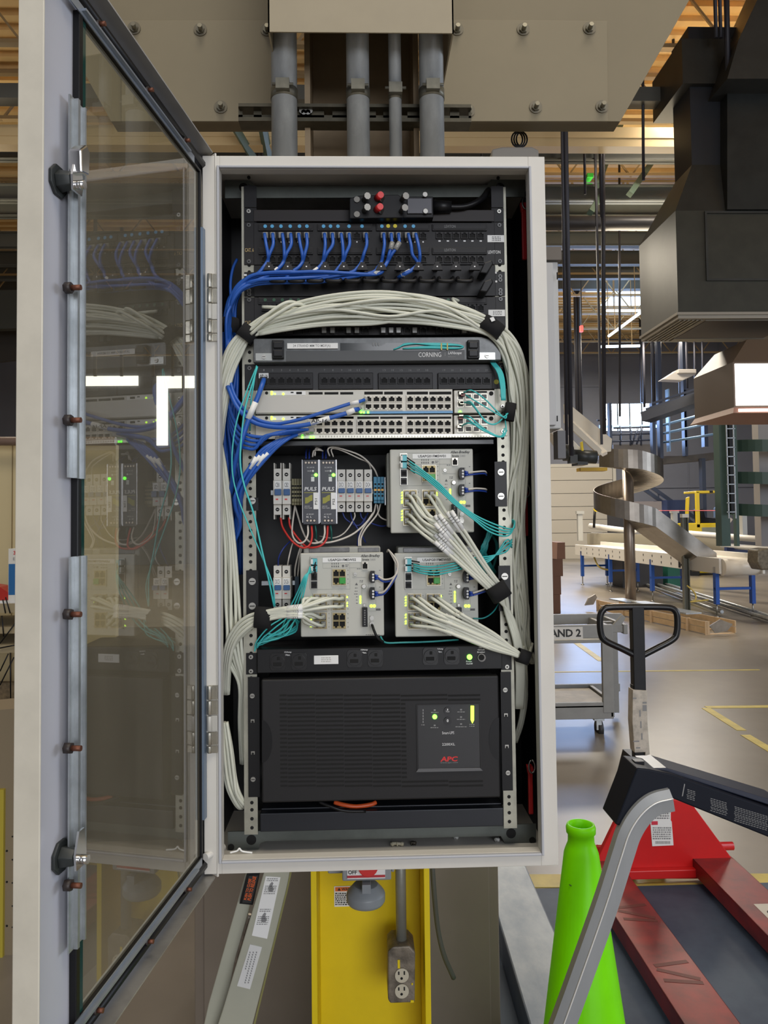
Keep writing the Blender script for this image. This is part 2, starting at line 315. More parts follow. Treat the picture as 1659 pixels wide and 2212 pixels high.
# ================================================ rack devices
YF=.05
def ears(parent,y0,y1,m,xi=.218,y=YR,dy=.002,scr=((.25),(.75)),xo=.2413,sm=0,yl=None):
    for s in (-1,1):
        px=800; za,zb=F(px,y0,y).z,F(px,y1,y).z; b=MB(); b.box(s*xi,s*xo,y-dy,y,zb,za,0)
        for f in scr:
            z=za+(zb-za)*f; b.cyl((s*.2325,y-dy-.0015,z),(s*.2325,y-dy,z),.0042,n=12,m=1); b.cyl((s*.2325,y-dy-.0022,z),(s*.2325,y-dy-.0014,z),.0016,n=6,m=2)
        b.build('mounting_ear',[m,mat('screw_dark',(.10,.10,.10),.4,.8) if m in (darkg2,blackm,black) and not sm else screwm,hole],parent,bevel=.0006)
def strip(parent,y0,y1,m,name='faceplate',yf=YR-.003,yb=YR+.06,x0=-.2235,x1=.2235,bevel=.0008):
    b=MB(); b.box(x0,x1,yf,yb,F(800,y1,yf).z,F(800,y0,yf).z); return b.build(name,m,parent,bevel=bevel)
# -- top fibre adapter panel
t=thing('adapter_panel','dark blank rack panel at the very top carrying a black block with red-capped connectors','adapter panel',base(530,450,1080,480,YR))
strip(t,453,478,mat('panel_brown_black',(.026,.022,.022),.45,spec=.3)); ears(t,450,480,blackm,sm=1,scr=(.25,)); ears(t,402,449,blackm,scr=())
b=MB(); b.pp([(755,428),(775,422),(860,420),(872,428),(872,470),(755,472)],.03,.07); b.pb(858,424,936,470,.036,.07); b.build('adapter_block',black,t,bevel=.0015)
b=MB(); b.pb(880,428,933,461,.032,.036); b.disc(918,421,.032,.005,.003,1); b.disc(919,457,.032,.005,.003,1); b.build('cover_plate',[mat('cover_grey',(.10,.10,.11),.3,.3),screwm],t,bevel=.0008)
for px,py in ((771,432),(771,464)):
    b=MB(); b.disc(px,py,.03,.0055,.003); b.build('block_screw',mat('barrel_dull',(.20,.19,.17),.35,.9),t)
for px,py in ((786,432),(786,456),(868,432),(866,457)):
    b=MB(); p=F(px,py,.03); b.cyl(p,p+Vector((.006,-.018,-.001)),.0045,n=10); b.cyl(p+Vector((.004,-.013,0)),p+Vector((.0065,-.021,-.001)),.0062,n=8); b.build('barrel_connector',mat('barrel_dull',(.20,.19,.17),.35,.9),t)
for px,py in ((815,428),(814,453)):
    b=MB(); p=F(px,py,.03); b.cyl(p,p+Vector((.006,-.02,-.002)),.0065,.0058,n=14); b.cyl(p+Vector((.005,-.001,-.001)),p+Vector((.010,-.004,-.003)),.0068,n=10,m=1); b.build('red_cap',[redp,screwm],t)
b=MB(); b.tube([F(936,447,.05),F(975,447,.048)],.0125,12,cr=False,rb=.010); b.build('cable_boot',black,t)
cable('power_cable','thick black cable curving from the top adapter block up to the right corner','cable',None,[(960,447,.048),(1005,446,.05),(1040,430,.06),(1058,405,.10),(1066,392,.16)],.0055,black,10)
# -- patch panels
def jackrow(t,xs,y,w,h,yf,up=1,m=None):
    for x in xs: port(x,y,yf,w,h,t,[m or darkg,hole],up)
PP1=[[573,589,607,625,644,662],[701,718,736,753,771,790],[828,845,861,880,896,914],[949,967,985,1003,1020,1038]]
def patch(name,label,y0,yrows,ys,extra=0):
    t=thing('patch_panel',label,'patch panel',base(530,y0,1080,ys,YR))
    strip(t,y0,ys,darkg2); ears(t,y0,ys,darkg2,scr=(.07,.93))
    for gi,g in enumerate(PP1):
        for (ly,py) in yrows:
            b=MB(); b.pb(g[0]-15,ly-7,g[-1]+14,ly+8,YR-.007,YR-.003); b.pb(g[0]-13,ly-5,g[-1]+12,ly+5,YR-.008,YR-.007,1); b.build('label_strip',[darkg,darkg2],t,bevel=.0006)
            jackrow(t,g,py,.0128,.0125,YR-.004)
    return t
t1=patch('a','black 48-port patch panel at the top with blue patch cables plugged in',481,((490,509),(541,560)),572)
b=MB()
for g in PP1[3:]:
    for x in g: b.pb(x-2,519,x+3,522,YR-.0035,YR-.003)
for g in PP1[:3]:
    for x in g: b.pb(x-1.5,521,x+1.5,524,YR-.0035,YR-.003)
lab(b.build('port_number',inkw,t1),'small white port marks')
icb,icy=mat('icon_blue',(.10,.42,.72),.4),mat('icon_yellow',(.75,.62,.02),.4)
for x in (573,588,607,627,647,663,699,714,730,754,782,825,875,893):
    b=MB(); b.disc(x,489,YR-.0082,.0033,.001); b.build('port_icon',icb,t1)
for x in (838.5,853.5):
    b=MB(); b.disc(x,488.5,YR-.0082,.0036,.001); lab(b.build('port_icon',icy,t1),'yellow round port icon')
txt('LEVITON',1054,541,1081,548,YR-.0034,inkw,t1,.012); b=MB(); b.pb(1053,508,1089,523,YR-.004,YR-.003); lines(b,1063,510,1082,521,YR-.0043,3,1,5); lab(b.build('sticker',[labelw,inkg],t1),'pale printed sticker')
txt('CAT. 6',529,536,548,544,YR-.0034,mat('ink_gold',(.5,.36,.15),.5),t1,.01)
for yy in (486,537): txt('LEVITON',960,yy,984,yy+6,YR-.0084,inkg,t1)
t2=patch('b','second black patch panel half covered by the arching white cables',642,((649,665),(697,714)),724)
b=MB(); b.pb(1055,669,1091,683,YR-.004,YR-.003); lines(b,1065,671,1084,681,YR-.0043,3,1,8); lab(b.build('sticker',[labelw,inkg],t2),'pale printed sticker')
txt('CAT. 6',529,693,548,701,YR-.0034,MT['ink_gold'],t2,.01)
for i,x in enumerate((573,592,610,628,645,665,700,718,735,950,968,985)):
    b=MB(); b.disc(x,648,YR-.0082,.003,.001); lab(b.build('port_icon',mat('icon_green',(.02,.09,.04),.4),t2),'dark green round port icon')
for i,x in enumerate((700,718,753,771,828,845,861,896,1003)):      # clear plugs in its lower row
    b=MB(); b.pb(x-5,707,x+5,719,YR-.016,YR-.004); b.build('plug',clearp,t2,bevel=.0008)
# -- cable manager with fingers and rings
t=thing('cable_manager','black horizontal cable manager with fingers and rings under the top patch panel','cable manager',base(530,575,1080,640,YR))
strip(t,573,640,blackm); ears(t,588,640,black,scr=(.2,.35,.78,.92))
for i in range(12):
    x=581+i*40.4
    b=MB(); b.pp([(x-7,571),(x+8,571),(x+12,583),(x-12,583)],.012,.018); b.pb(x-5,566,x+5,571,.014,.055); b.pb(x-1.5,574,x+1.5,577,.0115,.012,1); b.build('finger',[darkg,inkw],t,bevel=.001)
for i in range(11):
    x=600+i*40.4
    b=MB(); b.tube([F(x-15,600,.055),F(x-15,604,.02),F(x-12,607,.012),F(x+12,607,.012),F(x+15,604,.02),F(x+15,600,.055)],.0035,6); b.build('ring',black,t)
for y in (567,607):
    b=MB(); b.pp([(1046,y),(1062,y-6),(1066,y+2),(1052,y+24),(1036,y+22)],.01,.05); b.build('end_hook',black,t,bevel=.002)
b=MB()
for px,py in ((530,594),(1070,589),(1071,608)): b.pb(px-3,py-2,px+3,py+2,YR-.0028,YR-.002)
lab(b.build('number_mark',inkw,t),'small white marks')
# -- fibre housing
t=thing('fibre_housing','grey fibre splice housing with a clear window, two black latches and a printed white label','fibre housing',base(547,728,1085,783,.03))
cg=mat('housing_grey',(.13,.135,.135),.35,.35,var=.3,scale=70)
b=MB(); b.pp([(547,731),(1040,727),(1062,733),(1083,762),(1083,778),(547,783)],.03,.12); b.build('housing_body',cg,t,bevel=.0015)
b=MB(); b.pb(618,757,1004,779,.0285,.030); b.build('lower_band',mat('band_grey',(.055,.058,.06),.45),t)
b=MB(); b.pp([(735,741),(795,741),(803,747),(825,747),(833,741),(992,738),(1003,748),(1003,756),(735,758)],.0288,.030); b.build('clear_window',mat('window_dark',(.018,.022,.022),.12),t)
for k in range(5):
    pts=[(850+k*3,755-k,.0265),(880,744-k*.6,.026),(940,741.5+k,.0255),(985,744+k*.5,.026),(1001,749,.0265),(985,753-k*.4,.026),(930,752-k,.026),(870,753,.0265)]
    cable('fibre_loop','aqua fibre loop inside the clear window of the grey fibre housing','cable','fibre loops in the housing window',pts,.0011,teal,6)
b=MB(); b.pb(952,741,955,756,.0245,.0252); b.pb(965,741,968,756,.0245,.0252); o=b.build('twist_tie',mat('tie_yellow',(.5,.4,.1),.5)); tag(o,'two small yellow ties round the fibre loops in the housing window','cable tie')
for x0 in (587,1010):
    b=MB(); y_=734; b.pb(x0,y_,x0+26,y_+40,.020,.030); b.pb(x0+3,y_+4,x0+23,y_+18,.016,.020); b.pb(x0+3,y_+22,x0+23,y_+36,.017,.020); b.build('latch',black,t,bevel=.002)
b=MB(); b.pb(620,741,730,753,.026,.029); o=b.build('printed_label',labelw,t,bevel=.0005); txt('24 STRAND MM TO MDF(A)',633,744,714,751,.0258,inkg,t,.01)
txt('CORNING',904,761,953,771,.0283,inkw,t,.0); txt('LANscape',968,759,997,767,.0283,inkw,t,.01,.2); txt('Solutions',968,769,984,771.5,.0283,inkg,t)
b=MB(); b.pb(961,761,962,769,.0283,.0286); b.pb(805,740,807,747,.0275,.0288); b.pb(811,740,813,747,.0275,.0288); b.pb(817,740,819,747,.0275,.0288); b.build('molded_marks',inkg,t)
for px,py in ((570,771),(1052,769)):
    b=MB(); b.pb(px-18,py-8,px+18,py+8,.0285,.030); screw(b,px,py,.0285,.004,1,2); b.build('ear_plate',[mat('ear_light',(.40,.41,.39),.3,.6),screwm,hole],t,bevel=.0008)
# -- 24 port panel
t=thing('patch_panel','dark 24-port patch panel under the fibre housing, with one thick blue cable at port 1','patch panel',base(545,793,1085,842,YR))
strip(t,788,842,mat('panel_charcoal',(.022,.022,.024),.5)); ears(t,786,842,blackm,scr=(.15,.85))
P24=[[570,589,608,626,644,663],[701,719,738,756,774,793],[830,848,867,886,904,922],[959,977,996,1014,1032,1051]]
for g in P24:
    b=MB(); b.pb(g[0]-13,805,g[-1]+13,841,YR-.008,YR-.003); b.build('port_module',darkg2,t,bevel=.001)
    jackrow(t,g,822,.0135,.0125,YR-.009,1,darkg2)
    b=MB(); b.pb(g[0]+15,834,g[0]+34,836.5,YR-.0085,YR-.008); b.pb(g[0]+60,834,g[0]+78,836.5,YR-.0085,YR-.008)
    b.build('slot_mark',darkg,t)
for i,x in enumerate(sum(P24,[])): txt(str(i+1),x-(1.2 if i<9 else 2.8),797.5,x+(1.2 if i<9 else 2.8),801.5,YR-.0035,inkg,t)
b=MB(); b.pb(559,806,580,817,YR-.0095,YR-.008); lab(b.build('sticker',labelw,t),'white sticker reading AP-16'); txt('AP-16',561,808.5,578,814.5,YR-.0098,ink,t,.02)
b=MB(); b.disc(1072,825,YR-.003,.0045,.001); lab(b.build('round_sticker',mat('sticker_yellow',(.45,.40,.03),.5),t),'round yellow sticker')
# -- 48 port switches
def swit(y0,y1,label,plain_to,G,ytop,rows,upl,bluebar):
    t=thing('network_switch',label,'network switch',base(550,y0,1070,y1,YF))
    x0,x1=F(552,(y0+y1)/2,YF).x,F(978,(y0+y1)/2,YF).x; z0,z1=F(765,y1,YF).z,F(765,y0,YF).z
    b=MB(); b.box(x0,x1,YF,YF+.2,z0,z1); b.build('chassis',cisco,t,bevel=.001)
    b=MB()
    for a,c in ((667,697),(701,731),(735,763)): b.pb(a,ytop-2,c,ytop+3,YF-.0006,YF+.001)
    for g in G:
        gx=[x for x in g]; 
        b.pb(g[0]-7 if len(g)==6 else g[0]-9,ytop-3,(g[0]+g[-1])/2-2,ytop+3,YF-.0006,YF+.001); b.pb((g[0]+g[-1])/2+1,ytop-3,g[-1]+8,ytop+3,YF-.0006,YF+.001)
    b.build('vent_slot',hole,t)
    for g in G:
        b=MB(); b.pb(g[0]-9,rows[0]-9,g[-1]+9,rows[1]+9,YF-.0016,YF); b.build('port_block',mat('port_cream',(.66,.63,.55),.4),t)
        for x in g:
            port(x,rows[0],YF-.0018,.0125,.0112,t,[MT['port_cream'],hole],1); port(x,rows[1],YF-.0018,.0125,.0112,t,[MT['port_cream'],hole],-1)
    b=MB(); b.pb(640,ytop-2.5,652,ytop+2.5,YF-.001,YF+.001,1); b.pb(628,ytop-2.5,634,ytop,YF-.001,YF+.001,1); b.disc(576,ytop,YF,.0028,.001,1); b.pb(584,ytop-4,660,ytop+4.5,YF-.0008,YF,0); b.build('console_strip',[labelw,hole],t)
    for x,dy in ((587,-2),(587,2),(594,2),(612,2)):
        b=MB(); b.disc(x,ytop+dy,YF-.0008,.002 if x!=594 else .0013,.001,n=8); b.build('status_led',ledy,t)
    if plain_to:
        b=MB(); b.pb(553,y0+14,plain_to,y1-2,YF-.004,YF); lab(b.build('blank_cover',mat('cover_beige',(.52,.50,.45),.42,.1),t),'plain beige cover plate')
    if bluebar:
        b=MB(); b.pb(784,y1-5,978,y1,YF-.0025,YF); lab(b.build('blue_stripe',mat('stripe_blue',(.10,.30,.55),.4),t),'pale blue stripe along the lower edge')
    # uplink module
    b=MB(); b.pb(981,y0+1,1070,y1-1,YF-.002,YF+.15); um=b.build('uplink_module',cisco,t,bevel=.001)
    for r in (0,1):
        for k in range(4):
            b=MB(); xx=995+k*17; yy=y0+15+r*16; b.pb(xx-7,yy-6.5,xx+7,yy+6.5,YF-.0025,YF-.0015,1); b.pb(xx-5,yy-5,xx+5,yy+5,YF-.0032,YF-.002,0) if k==0 else b.pb(xx-5.5,yy-5,xx+5.5,yy+4,YF-.0028,YF-.0024,0); b.build('fibre_slot',[mat('slot_dark',(.03,.025,.022),.4),mat('slot_metal',(.36,.34,.28),.3,.7)],um)
    b=MB(); b.pb(989,y0+3,1052,y0+6.5,YF-.0026,YF-.002,0); b.disc(1061,y0+8,YF-.002,.004,.001,0); b.build('module_vent',hole,um)
    b=MB(); b.pp([(990,y1-3),(994,y1-7),(998,y1-3)],YF-.003,YF-.002); b.build('link_led',ledg,um)
    return t
G2,G3=[779,796,813,829,846,862],[886,903,919,935,951,967]
s1=swit(842,893,'upper beige rack switch with a plain cover on its left half and a blue stripe',760,[G2[1:],G3],849,(862,879),0,1)
s2=swit(896,945,'lower beige rack switch with long rows of empty ports under the blue-striped switch',None,[[674,690,707,723,740,756],G2,G3],903,(914,931),0,0)
b=MB(); b.pb(560,939,1070,946,YF-.004,YF+.01)
for i in range(60): b.pb(690+i*6.2,941,693+i*6.2,944.5,YF-.0045,YF-.004,1)
b.build('perforated_lip',[mat('lip_light',(.62,.60,.52),.3,.4),zinc],s2)
b=MB()
for x in (653,671,677): b.pb(x-2,942,x+2,947,YF-.006,YF-.0045)
b.build('link_led',ledg,s2)
b=MB()
for x in (780,786,795): b.pb(x-2.3,888.5,x+2.3,893,YF-.0035,YF-.0025)
b.build('link_led',ledg,s1)
for t_,y0 in ((s1,842),(s2,896)): ears(t_,y0,y0+48,zinc,scr=(.3,.8))
# -- black shelf under the switches
b=MB(); b.box(-.215,.215,.055,.25,F(800,962,.055).z,F(800,951,.055).z); o=b.build('rack_shelf',mat('shelf_black',(.014,.015,.018),.3),bevel=.001); tag(o,'shiny black rack shelf edge just below the two beige switches','shelf')
# -- black ear plates
def earplate(px,y0,y1,scr,label):
    b=MB(); b.pb(px-13,y0,px+13,y1,YR-.004,YR-.001)
    for y in scr: screw(b,px,y,YR-.004,.0065,1,2)
    o=b.build('mounting_bracket',[black,screwm,hole],bevel=.002); tag(o,label,'bracket')
earplate(545,1075,1103,(1082,),'short black bracket with one screw on the left rail, beside the breakers')
earplate(545,1232,1335,(1256,1309),'black bracket with two screws on the left rail, lower down')
earplate(1082,997,1094,(1020,1072),'black bracket with two screws on the right rail, beside the upper grey switch')
earplate(1090,1222,1320,(1245,),'black bracket on the right rail partly under the strapped white cables')
# ================================================ DIN rail gear
YD=.10
b=MB(); b.pb(585,1058,835,1068,YD+.03,YD+.04); o=b.build('din_rail',galv); tag(o,'zinc rail running behind the breakers and power supplies','rail')
b=MB(); b.pb(565,1255,640,1264,YD+.03,YD+.04); o=b.build('din_rail',galv); tag(o,'short zinc rail behind the lower pair of breakers','rail')
def brk(x0,x1,y0,y1,label,group,tags,horn):
    t=thing('circuit_breaker',label,'circuit breaker',base(x0,y0,x1,y1,YD-.012,YD+.03),group)
    h=y1-y0; xm=(x0+x1)/2; ya,yc=(y0+h*.31,y1-h*.27) if horn else (y0+h*.27,y1-h*.25)
    b=MB(); b.pb(x0+.3,ya,x1-.3,yc,YD-.014,YD+.03)
    u0,u1=(y0+h*.10,y1-h*.08) if horn else (y0,y1)
    b.pb(x0+1,u0,x1-1,ya,YD-.002,YD+.03); b.pb(x0+1,yc,x1-1,u1,YD-.002,YD+.03)
    if horn:
        for xx in (x0+1,x1-3.5): b.pb(xx,y0,xx+2.5,u0,YD-.002,YD+.03); b.pb(xx,u1,xx+2.5,y1,YD-.002,YD+.03)
    b.build('breaker_body',breaker,t,bevel=.0006)
    b=MB(); m=ya+(yc-ya)*.36; b.pb(x0+3,m,x1-2,m+h*.11,YD-.021,YD-.014); lab(b.build('toggle',blueh,t,bevel=.0008),'dark blue toggle')
    b=MB(); b.pb(x0+7-1.5,m+h*.17,x0+11,m+h*.195,YD-.0146,YD-.014); b.build('red_flag',redp,t)
    b=MB(); b.pb(x0+3.5,ya+1.5,x1-3,m-1.5,YD-.0150,YD-.014); s=b.build('name_sticker',labelw,t); txt(tags,x0+5,ya+h*.04,x1-5,m-h*.035,YD-.0153,ink,s)
    b=MB()
    for yy in ((u0+ya)/2,(u1+yc)/2): b.disc(xm,yy,YD-.0015,.0036,.0008,n=12); 
    b.build('terminal_hole',hole,t)
    b=MB()
    for yy in ((u0+ya)/2,(u1+yc)/2): p=F(xm,yy,YD-.0024); b.box(p.x-.0018,p.x+.0018,p.y-.0003,p.y,p.z-.0006,p.z+.0006)
    b.build('terminal_screw',screwm,t)
    return t
brk(590,609,1000,1122,'left breaker of the tall pair above the red wires, its sticker tilted','breakers with blue toggles','CB1',1)
brk(609.5,628,1000,1122,'right breaker of the tall pair, beside the olive terminal blocks','breakers with blue toggles','CB2',1)
for i in range(4): brk(728+i*19.2,747+i*19.2,1014,1106,['breaker directly right of the power supply labelled PS2','second breaker right of the power supply labelled PS2','third breaker right of the power supply labelled PS2','breaker directly left of the teal-blue terminal blocks'][i],'breakers with blue toggles','DC%d'%(i+1),0)
for i in range(2): brk(590+i*19,609+i*19,1222,1318,['left breaker of the lower pair behind the white cable bundle','right breaker of the lower pair, next to the switch named USAPG01FMSW02'][i],'breakers with blue toggles','DC%d'%(i+5),0)
def tblocks(x0,x1,y0,y1,n,m,label,orange):
    w=(x1-x0)/n
    for i in range(n):
        t=thing('terminal_block',label,'terminal block',base(x0+i*w,y0,x0+i*w+w,y1,YD,YD+.03),'olive terminal blocks' if not orange else 'teal-blue terminal blocks')
        b=MB(); b.pb(x0+i*w+.3,y0,x0+i*w+w-.3,y1,YD,YD+.03); b.pb(x0+i*w+.3,y0+(y1-y0)*.18,x0+i*w+w-.3,y1-(y1-y0)*.12,YD-.008,YD); b.build('block_body',m,t,bevel=.0004)
        b=MB(); h=y1-y0
        for q in (.28,.42,.58,.72): b.disc(x0+i*w+w/2,y0+h*q,YD-.008,.0021,.0004,n=8)
        b.build('terminal_hole',hole,t)
        if orange:
            b=MB(); b.pb(x0+i*w+.8,y0+h*.46,x0+i*w+w-.8,y0+h*.53,YD-.0095,YD-.008); b.build('jumper',mat('jumper_orange',(.75,.38,.03),.4),t)
tblocks(630,652,1034,1091,4,mat('terminal_olive',(.22,.20,.10),.5,var=.2),'olive terminal block squeezed between the tall breaker pair and the PS1 power supply',0)
tblocks(807,830,1030,1087,3,mat('terminal_teal',(.02,.20,.34),.45),'teal-blue terminal block with an orange jumper, right of the row of four breakers',1)
b=MB(); b.pb(831,1031,833,1091,YD-.006,YD+.03); o=b.build('end_clamp',galv); tag(o,'thin grey end clamp on the right of the teal-blue terminal blocks','end clamp')
b=MB(); b.pb(637,1245,646,1315,YD+.01,YD+.03); o=b.build('terminal_block',mat('dark_teal_block',(.008,.035,.06),.5)); tag(o,'dark blue terminal block between the lower breakers and the switch named USAPG01FMSW02','terminal block')
for i in range(2):
    x0=653+i*38; t=thing('power_supply',['dark grey power supply with a white sticker reading PS1','dark grey power supply with a white sticker reading PS2'][i],'power supply',base(x0,993,x0+37,1133,YD-.03,YD+.03))
    b=MB(); b.pb(x0+1,993,x0+35,1133,YD-.03,YD+.03); b.build('supply_body',mat('puls_grey',(.045,.048,.060),.4),t,bevel=.0012)
    b=MB(); b.pb(x0+34.5,993,x0+37,1131,YD-.0305,YD+.03); b.pb(x0-.5,993,x0+1,1129,YD-.0305,YD+.03); b.build('metal_side',mat('anodised_edge',(.45,.45,.46),.3,.8),t)
    yf=YD-.0303
    b=MB()
    for k in range(4): b.disc(x0+7.5+k*6.8,999.5,yf,.0026,.0006,1); b.disc(x0+7.5+k*6.8,999.5,yf-.0006,.0019,.0005,0)
    for k in range(3): b.disc(x0+11+k*7.5,1124.5,yf,.0028,.0006,1); b.disc(x0+11+k*7.5,1124.5,yf-.0006,.0020,.0005,0)
    b.build('terminal_screw',[mat('screw_dull',(.42,.36,.30),.4,.7),hole],t)
    txt('PULS',x0+4.5,1052,x0+31,1060,yf-.0002,inkw,t,.02,.15)
    b=MB(); b.pb(x0+4,1063.5,x0+31,1065,yf-.0003,yf); a=[(x0+6,1075),(x0+12,1074),(x0+17,1070),(x0+22,1068.5),(x0+22,1081),(x0+17,1083),(x0+12,1087),(x0+6,1088)]; b.pp(a,yf-.0004,yf); b.build('olive_mark',mat('mark_olive',(.30,.29,.04),.5),t)
    txt('DC OK',x0+19,1025,x0+25,1027.5,yf-.0002,inkw,t); txt('24-28V',x0+11,1016,x0+20,1018.5,yf-.0002,inkw,t); txt('QS5.241',x0+5,1092.5,x0+16,1094.8,yf-.0002,inkw,t); txt('Power Supply',x0+5,1096,x0+21,1098.8,yf-.0002,inkw,t); txt('AC 100-240V',x0+9,1109.5,x0+25,1112,yf-.0002,inkw,t); txt('N  L',x0+9,1114.5,x0+20,1118.5,yf-.0002,inkw,t,.01); txt('DC 24V 5A',x0+10,1008.5,x0+26,1011,yf-.0002,inkw,t)
    b=MB(); b.disc(x0+23,1017.3,yf,.0018,.0008); b.pb(x0+19,1030,x0+26,1040,yf-.0006,yf); b.build('setting_dial',inkw,t)
    b=MB(); b.disc(x0+29.5,1026,yf,.0032,.0022); b.build('status_led',ledg,t)
    b=MB(); b.pb(x0+24,1064,x0+34.5,1100,yf-.0012,yf); s=b.build('name_sticker',labelw,t); txt(['PS1','PS2'][i],x0+27,1077,x0+32,1090,yf-.0015,ink,s,.01,0,-90 if i<0 else 90)
# ---- grey managed switches
def strx(ox,oy,nm,label,plugs,fib,gled):
    # ox,oy: pixel of the front's upper left corner; offsets measured in pixels
    y=.055; t=thing('managed_switch',label,'network switch',base(ox,oy,ox+181,oy+182,y,y+.09))
    def q(b,a0,c0,a1,c1,d,m=0,bk=None): return b.pb(ox+a0,oy+c0,ox+a1,oy+c1,y-d,y if bk is None else bk,m)
    b=MB(); q(b,0,0,180,181,.0,0,y+.012); b.build('front_panel',strat,t,bevel=.0025,seg=3)
    b=MB(); q(b,7,-13 if oy>1100 else 4,174,176 if oy>1100 else 174,-.025,0,y+.10); b.build('rear_housing',mat('switch_rear_grey',(.40,.40,.36),.55,var=.05),t,bevel=.003) if oy>1100 else MB().box(F(ox-8,oy,y+.02).x,F(ox+150,oy,y+.02).x,y+.02,y+.10,F(ox,oy+170,y).z,F(ox,oy+6,y).z).build('rear_housing',mat('switch_rear_grey',(.40,.40,.36),.55,var=.05),t,bevel=.003)
    if oy>1100:
        b=MB(); q(b,18,-11,106,-1,-.0235,0,y+.0255); q(b,124,-11,170,-1,-.0235,0,y+.0255); b.build('clear_cover',mat('smoky_cover',(.20,.20,.20),.2,var=.4,scale=40),t,bevel=.002)
    ol=mat('outline_grey',(.33,.33,.30),.6)
    b=MB()
    def rec(a0,c0,a1,c1,w=.5):
        q(b,a0,c0,a1,c0+w,.0003); q(b,a0,c1-w,a1,c1,.0003); q(b,a0,c0,a0+w,c1,.0003); q(b,a1-w,c0,a1,c1,.0003)
    rec(21,8,107,79); rec(48,9,130,33); rec(147,40,163,126); b.build('printed_outline',ol,t)
    b=MB(); q(b,48,10,131,20.5,.0008); s=b.build('name_label',labelw,t); txt(nm,ox+60,oy+12.5,ox+120,oy+18,y-.0011,ink,s,.015)
    txt('Allen-Bradley',ox+130,oy+3.5,ox+172,oy+11,y-.0003,ink,t,.02,.25); txt('Stratix',ox+133,oy+12.5,ox+149,oy+17,y-.0003,ink,t,.02); txt('5400',ox+151,oy+12.5,ox+162,oy+17,y-.0003,inkg,t)
    b=MB()
    for k in range(4): q(b,67+k*4.6,28,69.5+k*4.6,31,.0004); q(b,67.6+k*4.6,21.5,69+k*4.6,25.5,.0004)
    b.disc(ox+92,oy+28.5,y,.0022,.0004); q(b,163,120.5,173,125,.0006)
    rr=random.Random(3)
    for k in range(12): q(b,96+rr.random()*3,0,0,0,0) if 0 else None
    for (a,c,w) in ((97,25,8),(97,28,6),(122,33.5,8),(128,59,8),(128,62,7),(118,75,6),(117,82,7),(116,88,8),(120,94,5),(120,101,4),(120,108,4),(141,176,30),(170,37,3),(170,73,3)): lines(b,ox+a,oy+c,ox+a+w,oy+c+2.2,y-.0003,1,0,int(a+c))
    for k in range(4):
        for (a,c) in ((102,37),(102,92),(102,131),(60,92),(61,131)): q(b,a,c+k*9.5,a+1.5,c+1.5+k*9.5,.0004)
    b.pp([(ox+118,oy+70),(ox+121,oy+64.5),(ox+124,oy+70)],y-.0004,y); b.build('printed_marks',mat('ink_mid',(.12,.12,.12),.6),t)
    # fibre slots
    b=MB(); q(b,21,9,37,78,.003); q(b,23,44,36,60,.0045,1); q(b,23,62,36,77,.0045,1); q(b,25,48,34,57,.0050,2); q(b,25,66,34,74,.0050,2); q(b,23,12,36,42,.0035,2); b.build('fibre_cage',[mat('cage_metal',(.40,.39,.35),.3,.6),black,hole],t)
    if fib!=0:
        for k in range(2):
            b=MB(); q(b,24+ (0 if fib>1 else 1),13+k*15.5,36,26+k*15.5,.012); q(b,22,14+k*15.5,27,25+k*15.5,.0125,1); b.build('fibre_plug',[mat('aqua_plug',(.10,.45,.52),.4),mat('plug_white',(.7,.7,.68),.4)],t,bevel=.0006)
            b=MB()
            for j in (0,1):
                p=F(ox+34,oy+17+k*15.5+j*6,y-.010); d=Vector((.016,-.004,-.012)) if fib==1 else (Vector((.016,-.004,-.003)) if fib==2 else Vector((-.004,-.006,-.013)))
                b.cyl(p,p+d,.0012,n=7)
            b.build('fibre_boot',black,t)
    # sockets in groups of four
    for gi,(a,c) in enumerate(((68,34.5),(27,88),(68,88),(27,128.5),(68,128.5))):
        for k in range(4):
            i,j=k%2,k//2; cx=a+9+i*13.5; cy=c+9.5+j*17
            port(ox+cx,oy+cy,y-.001,.0118,.0135,t,[brass,hole],1 if j==0 else -1)
            if gi==0 and k==3:
                b=MB(); q(b,cx-6.5,cy-7,cx+7,cy+6,.0065); b.build('dust_plug',mat('green_plug',(.02,.30,.03),.35,emit=.0),t,bevel=.0008)
            elif (gi,k) in plugs:
                b=MB(); q(b,cx-5,cy-6.5,cx+5,cy+6.5,.010); b.build('cable_plug',clearp,t,bevel=.0012)
        b=MB(); b_=.0012; x0,x1=F(ox+a,oy+c,y).x,F(ox+a+31,oy+c,y).x; z0,z1=F(ox+a,oy+c+37,y).z,F(ox+a,oy+c,y).z; b.frame(x0,x1,z0,z1,y-.0025,y,.0012); b.build('socket_frame',mat('socket_frame_metal',(.45,.42,.34),.35,.6),t)
    port(ox+139.5,oy+27.5,y-.001,.0105,.0135,t,[mat('console_metal',(.45,.42,.36),.3,.7),hole],1)
    b=MB(); q(b,112,40,141,53,.0006); screw(b,ox+118,oy+46,y-.0006,.0032,1,2); b.build('card_cover',[strat,screwm,hole],t,bevel=.0005)
    b=MB(); q(b,132.5,71,144,117,.0012); b.disc(ox+137,oy+72.5,y-.001,.0042,.004,1); q(b,135,110,141,117,.003,1); b.build('sliding_door',[strat,screwm],t,bevel=.0008)
    b=MB(); q(b,133.5,119,145,160,.009)
    for k in range(7): b.disc(ox+139,oy+125+k*5,y-.009,.0013,.0005,1,8)
    b.build('alarm_connector',[black,inkg],t,bevel=.003)
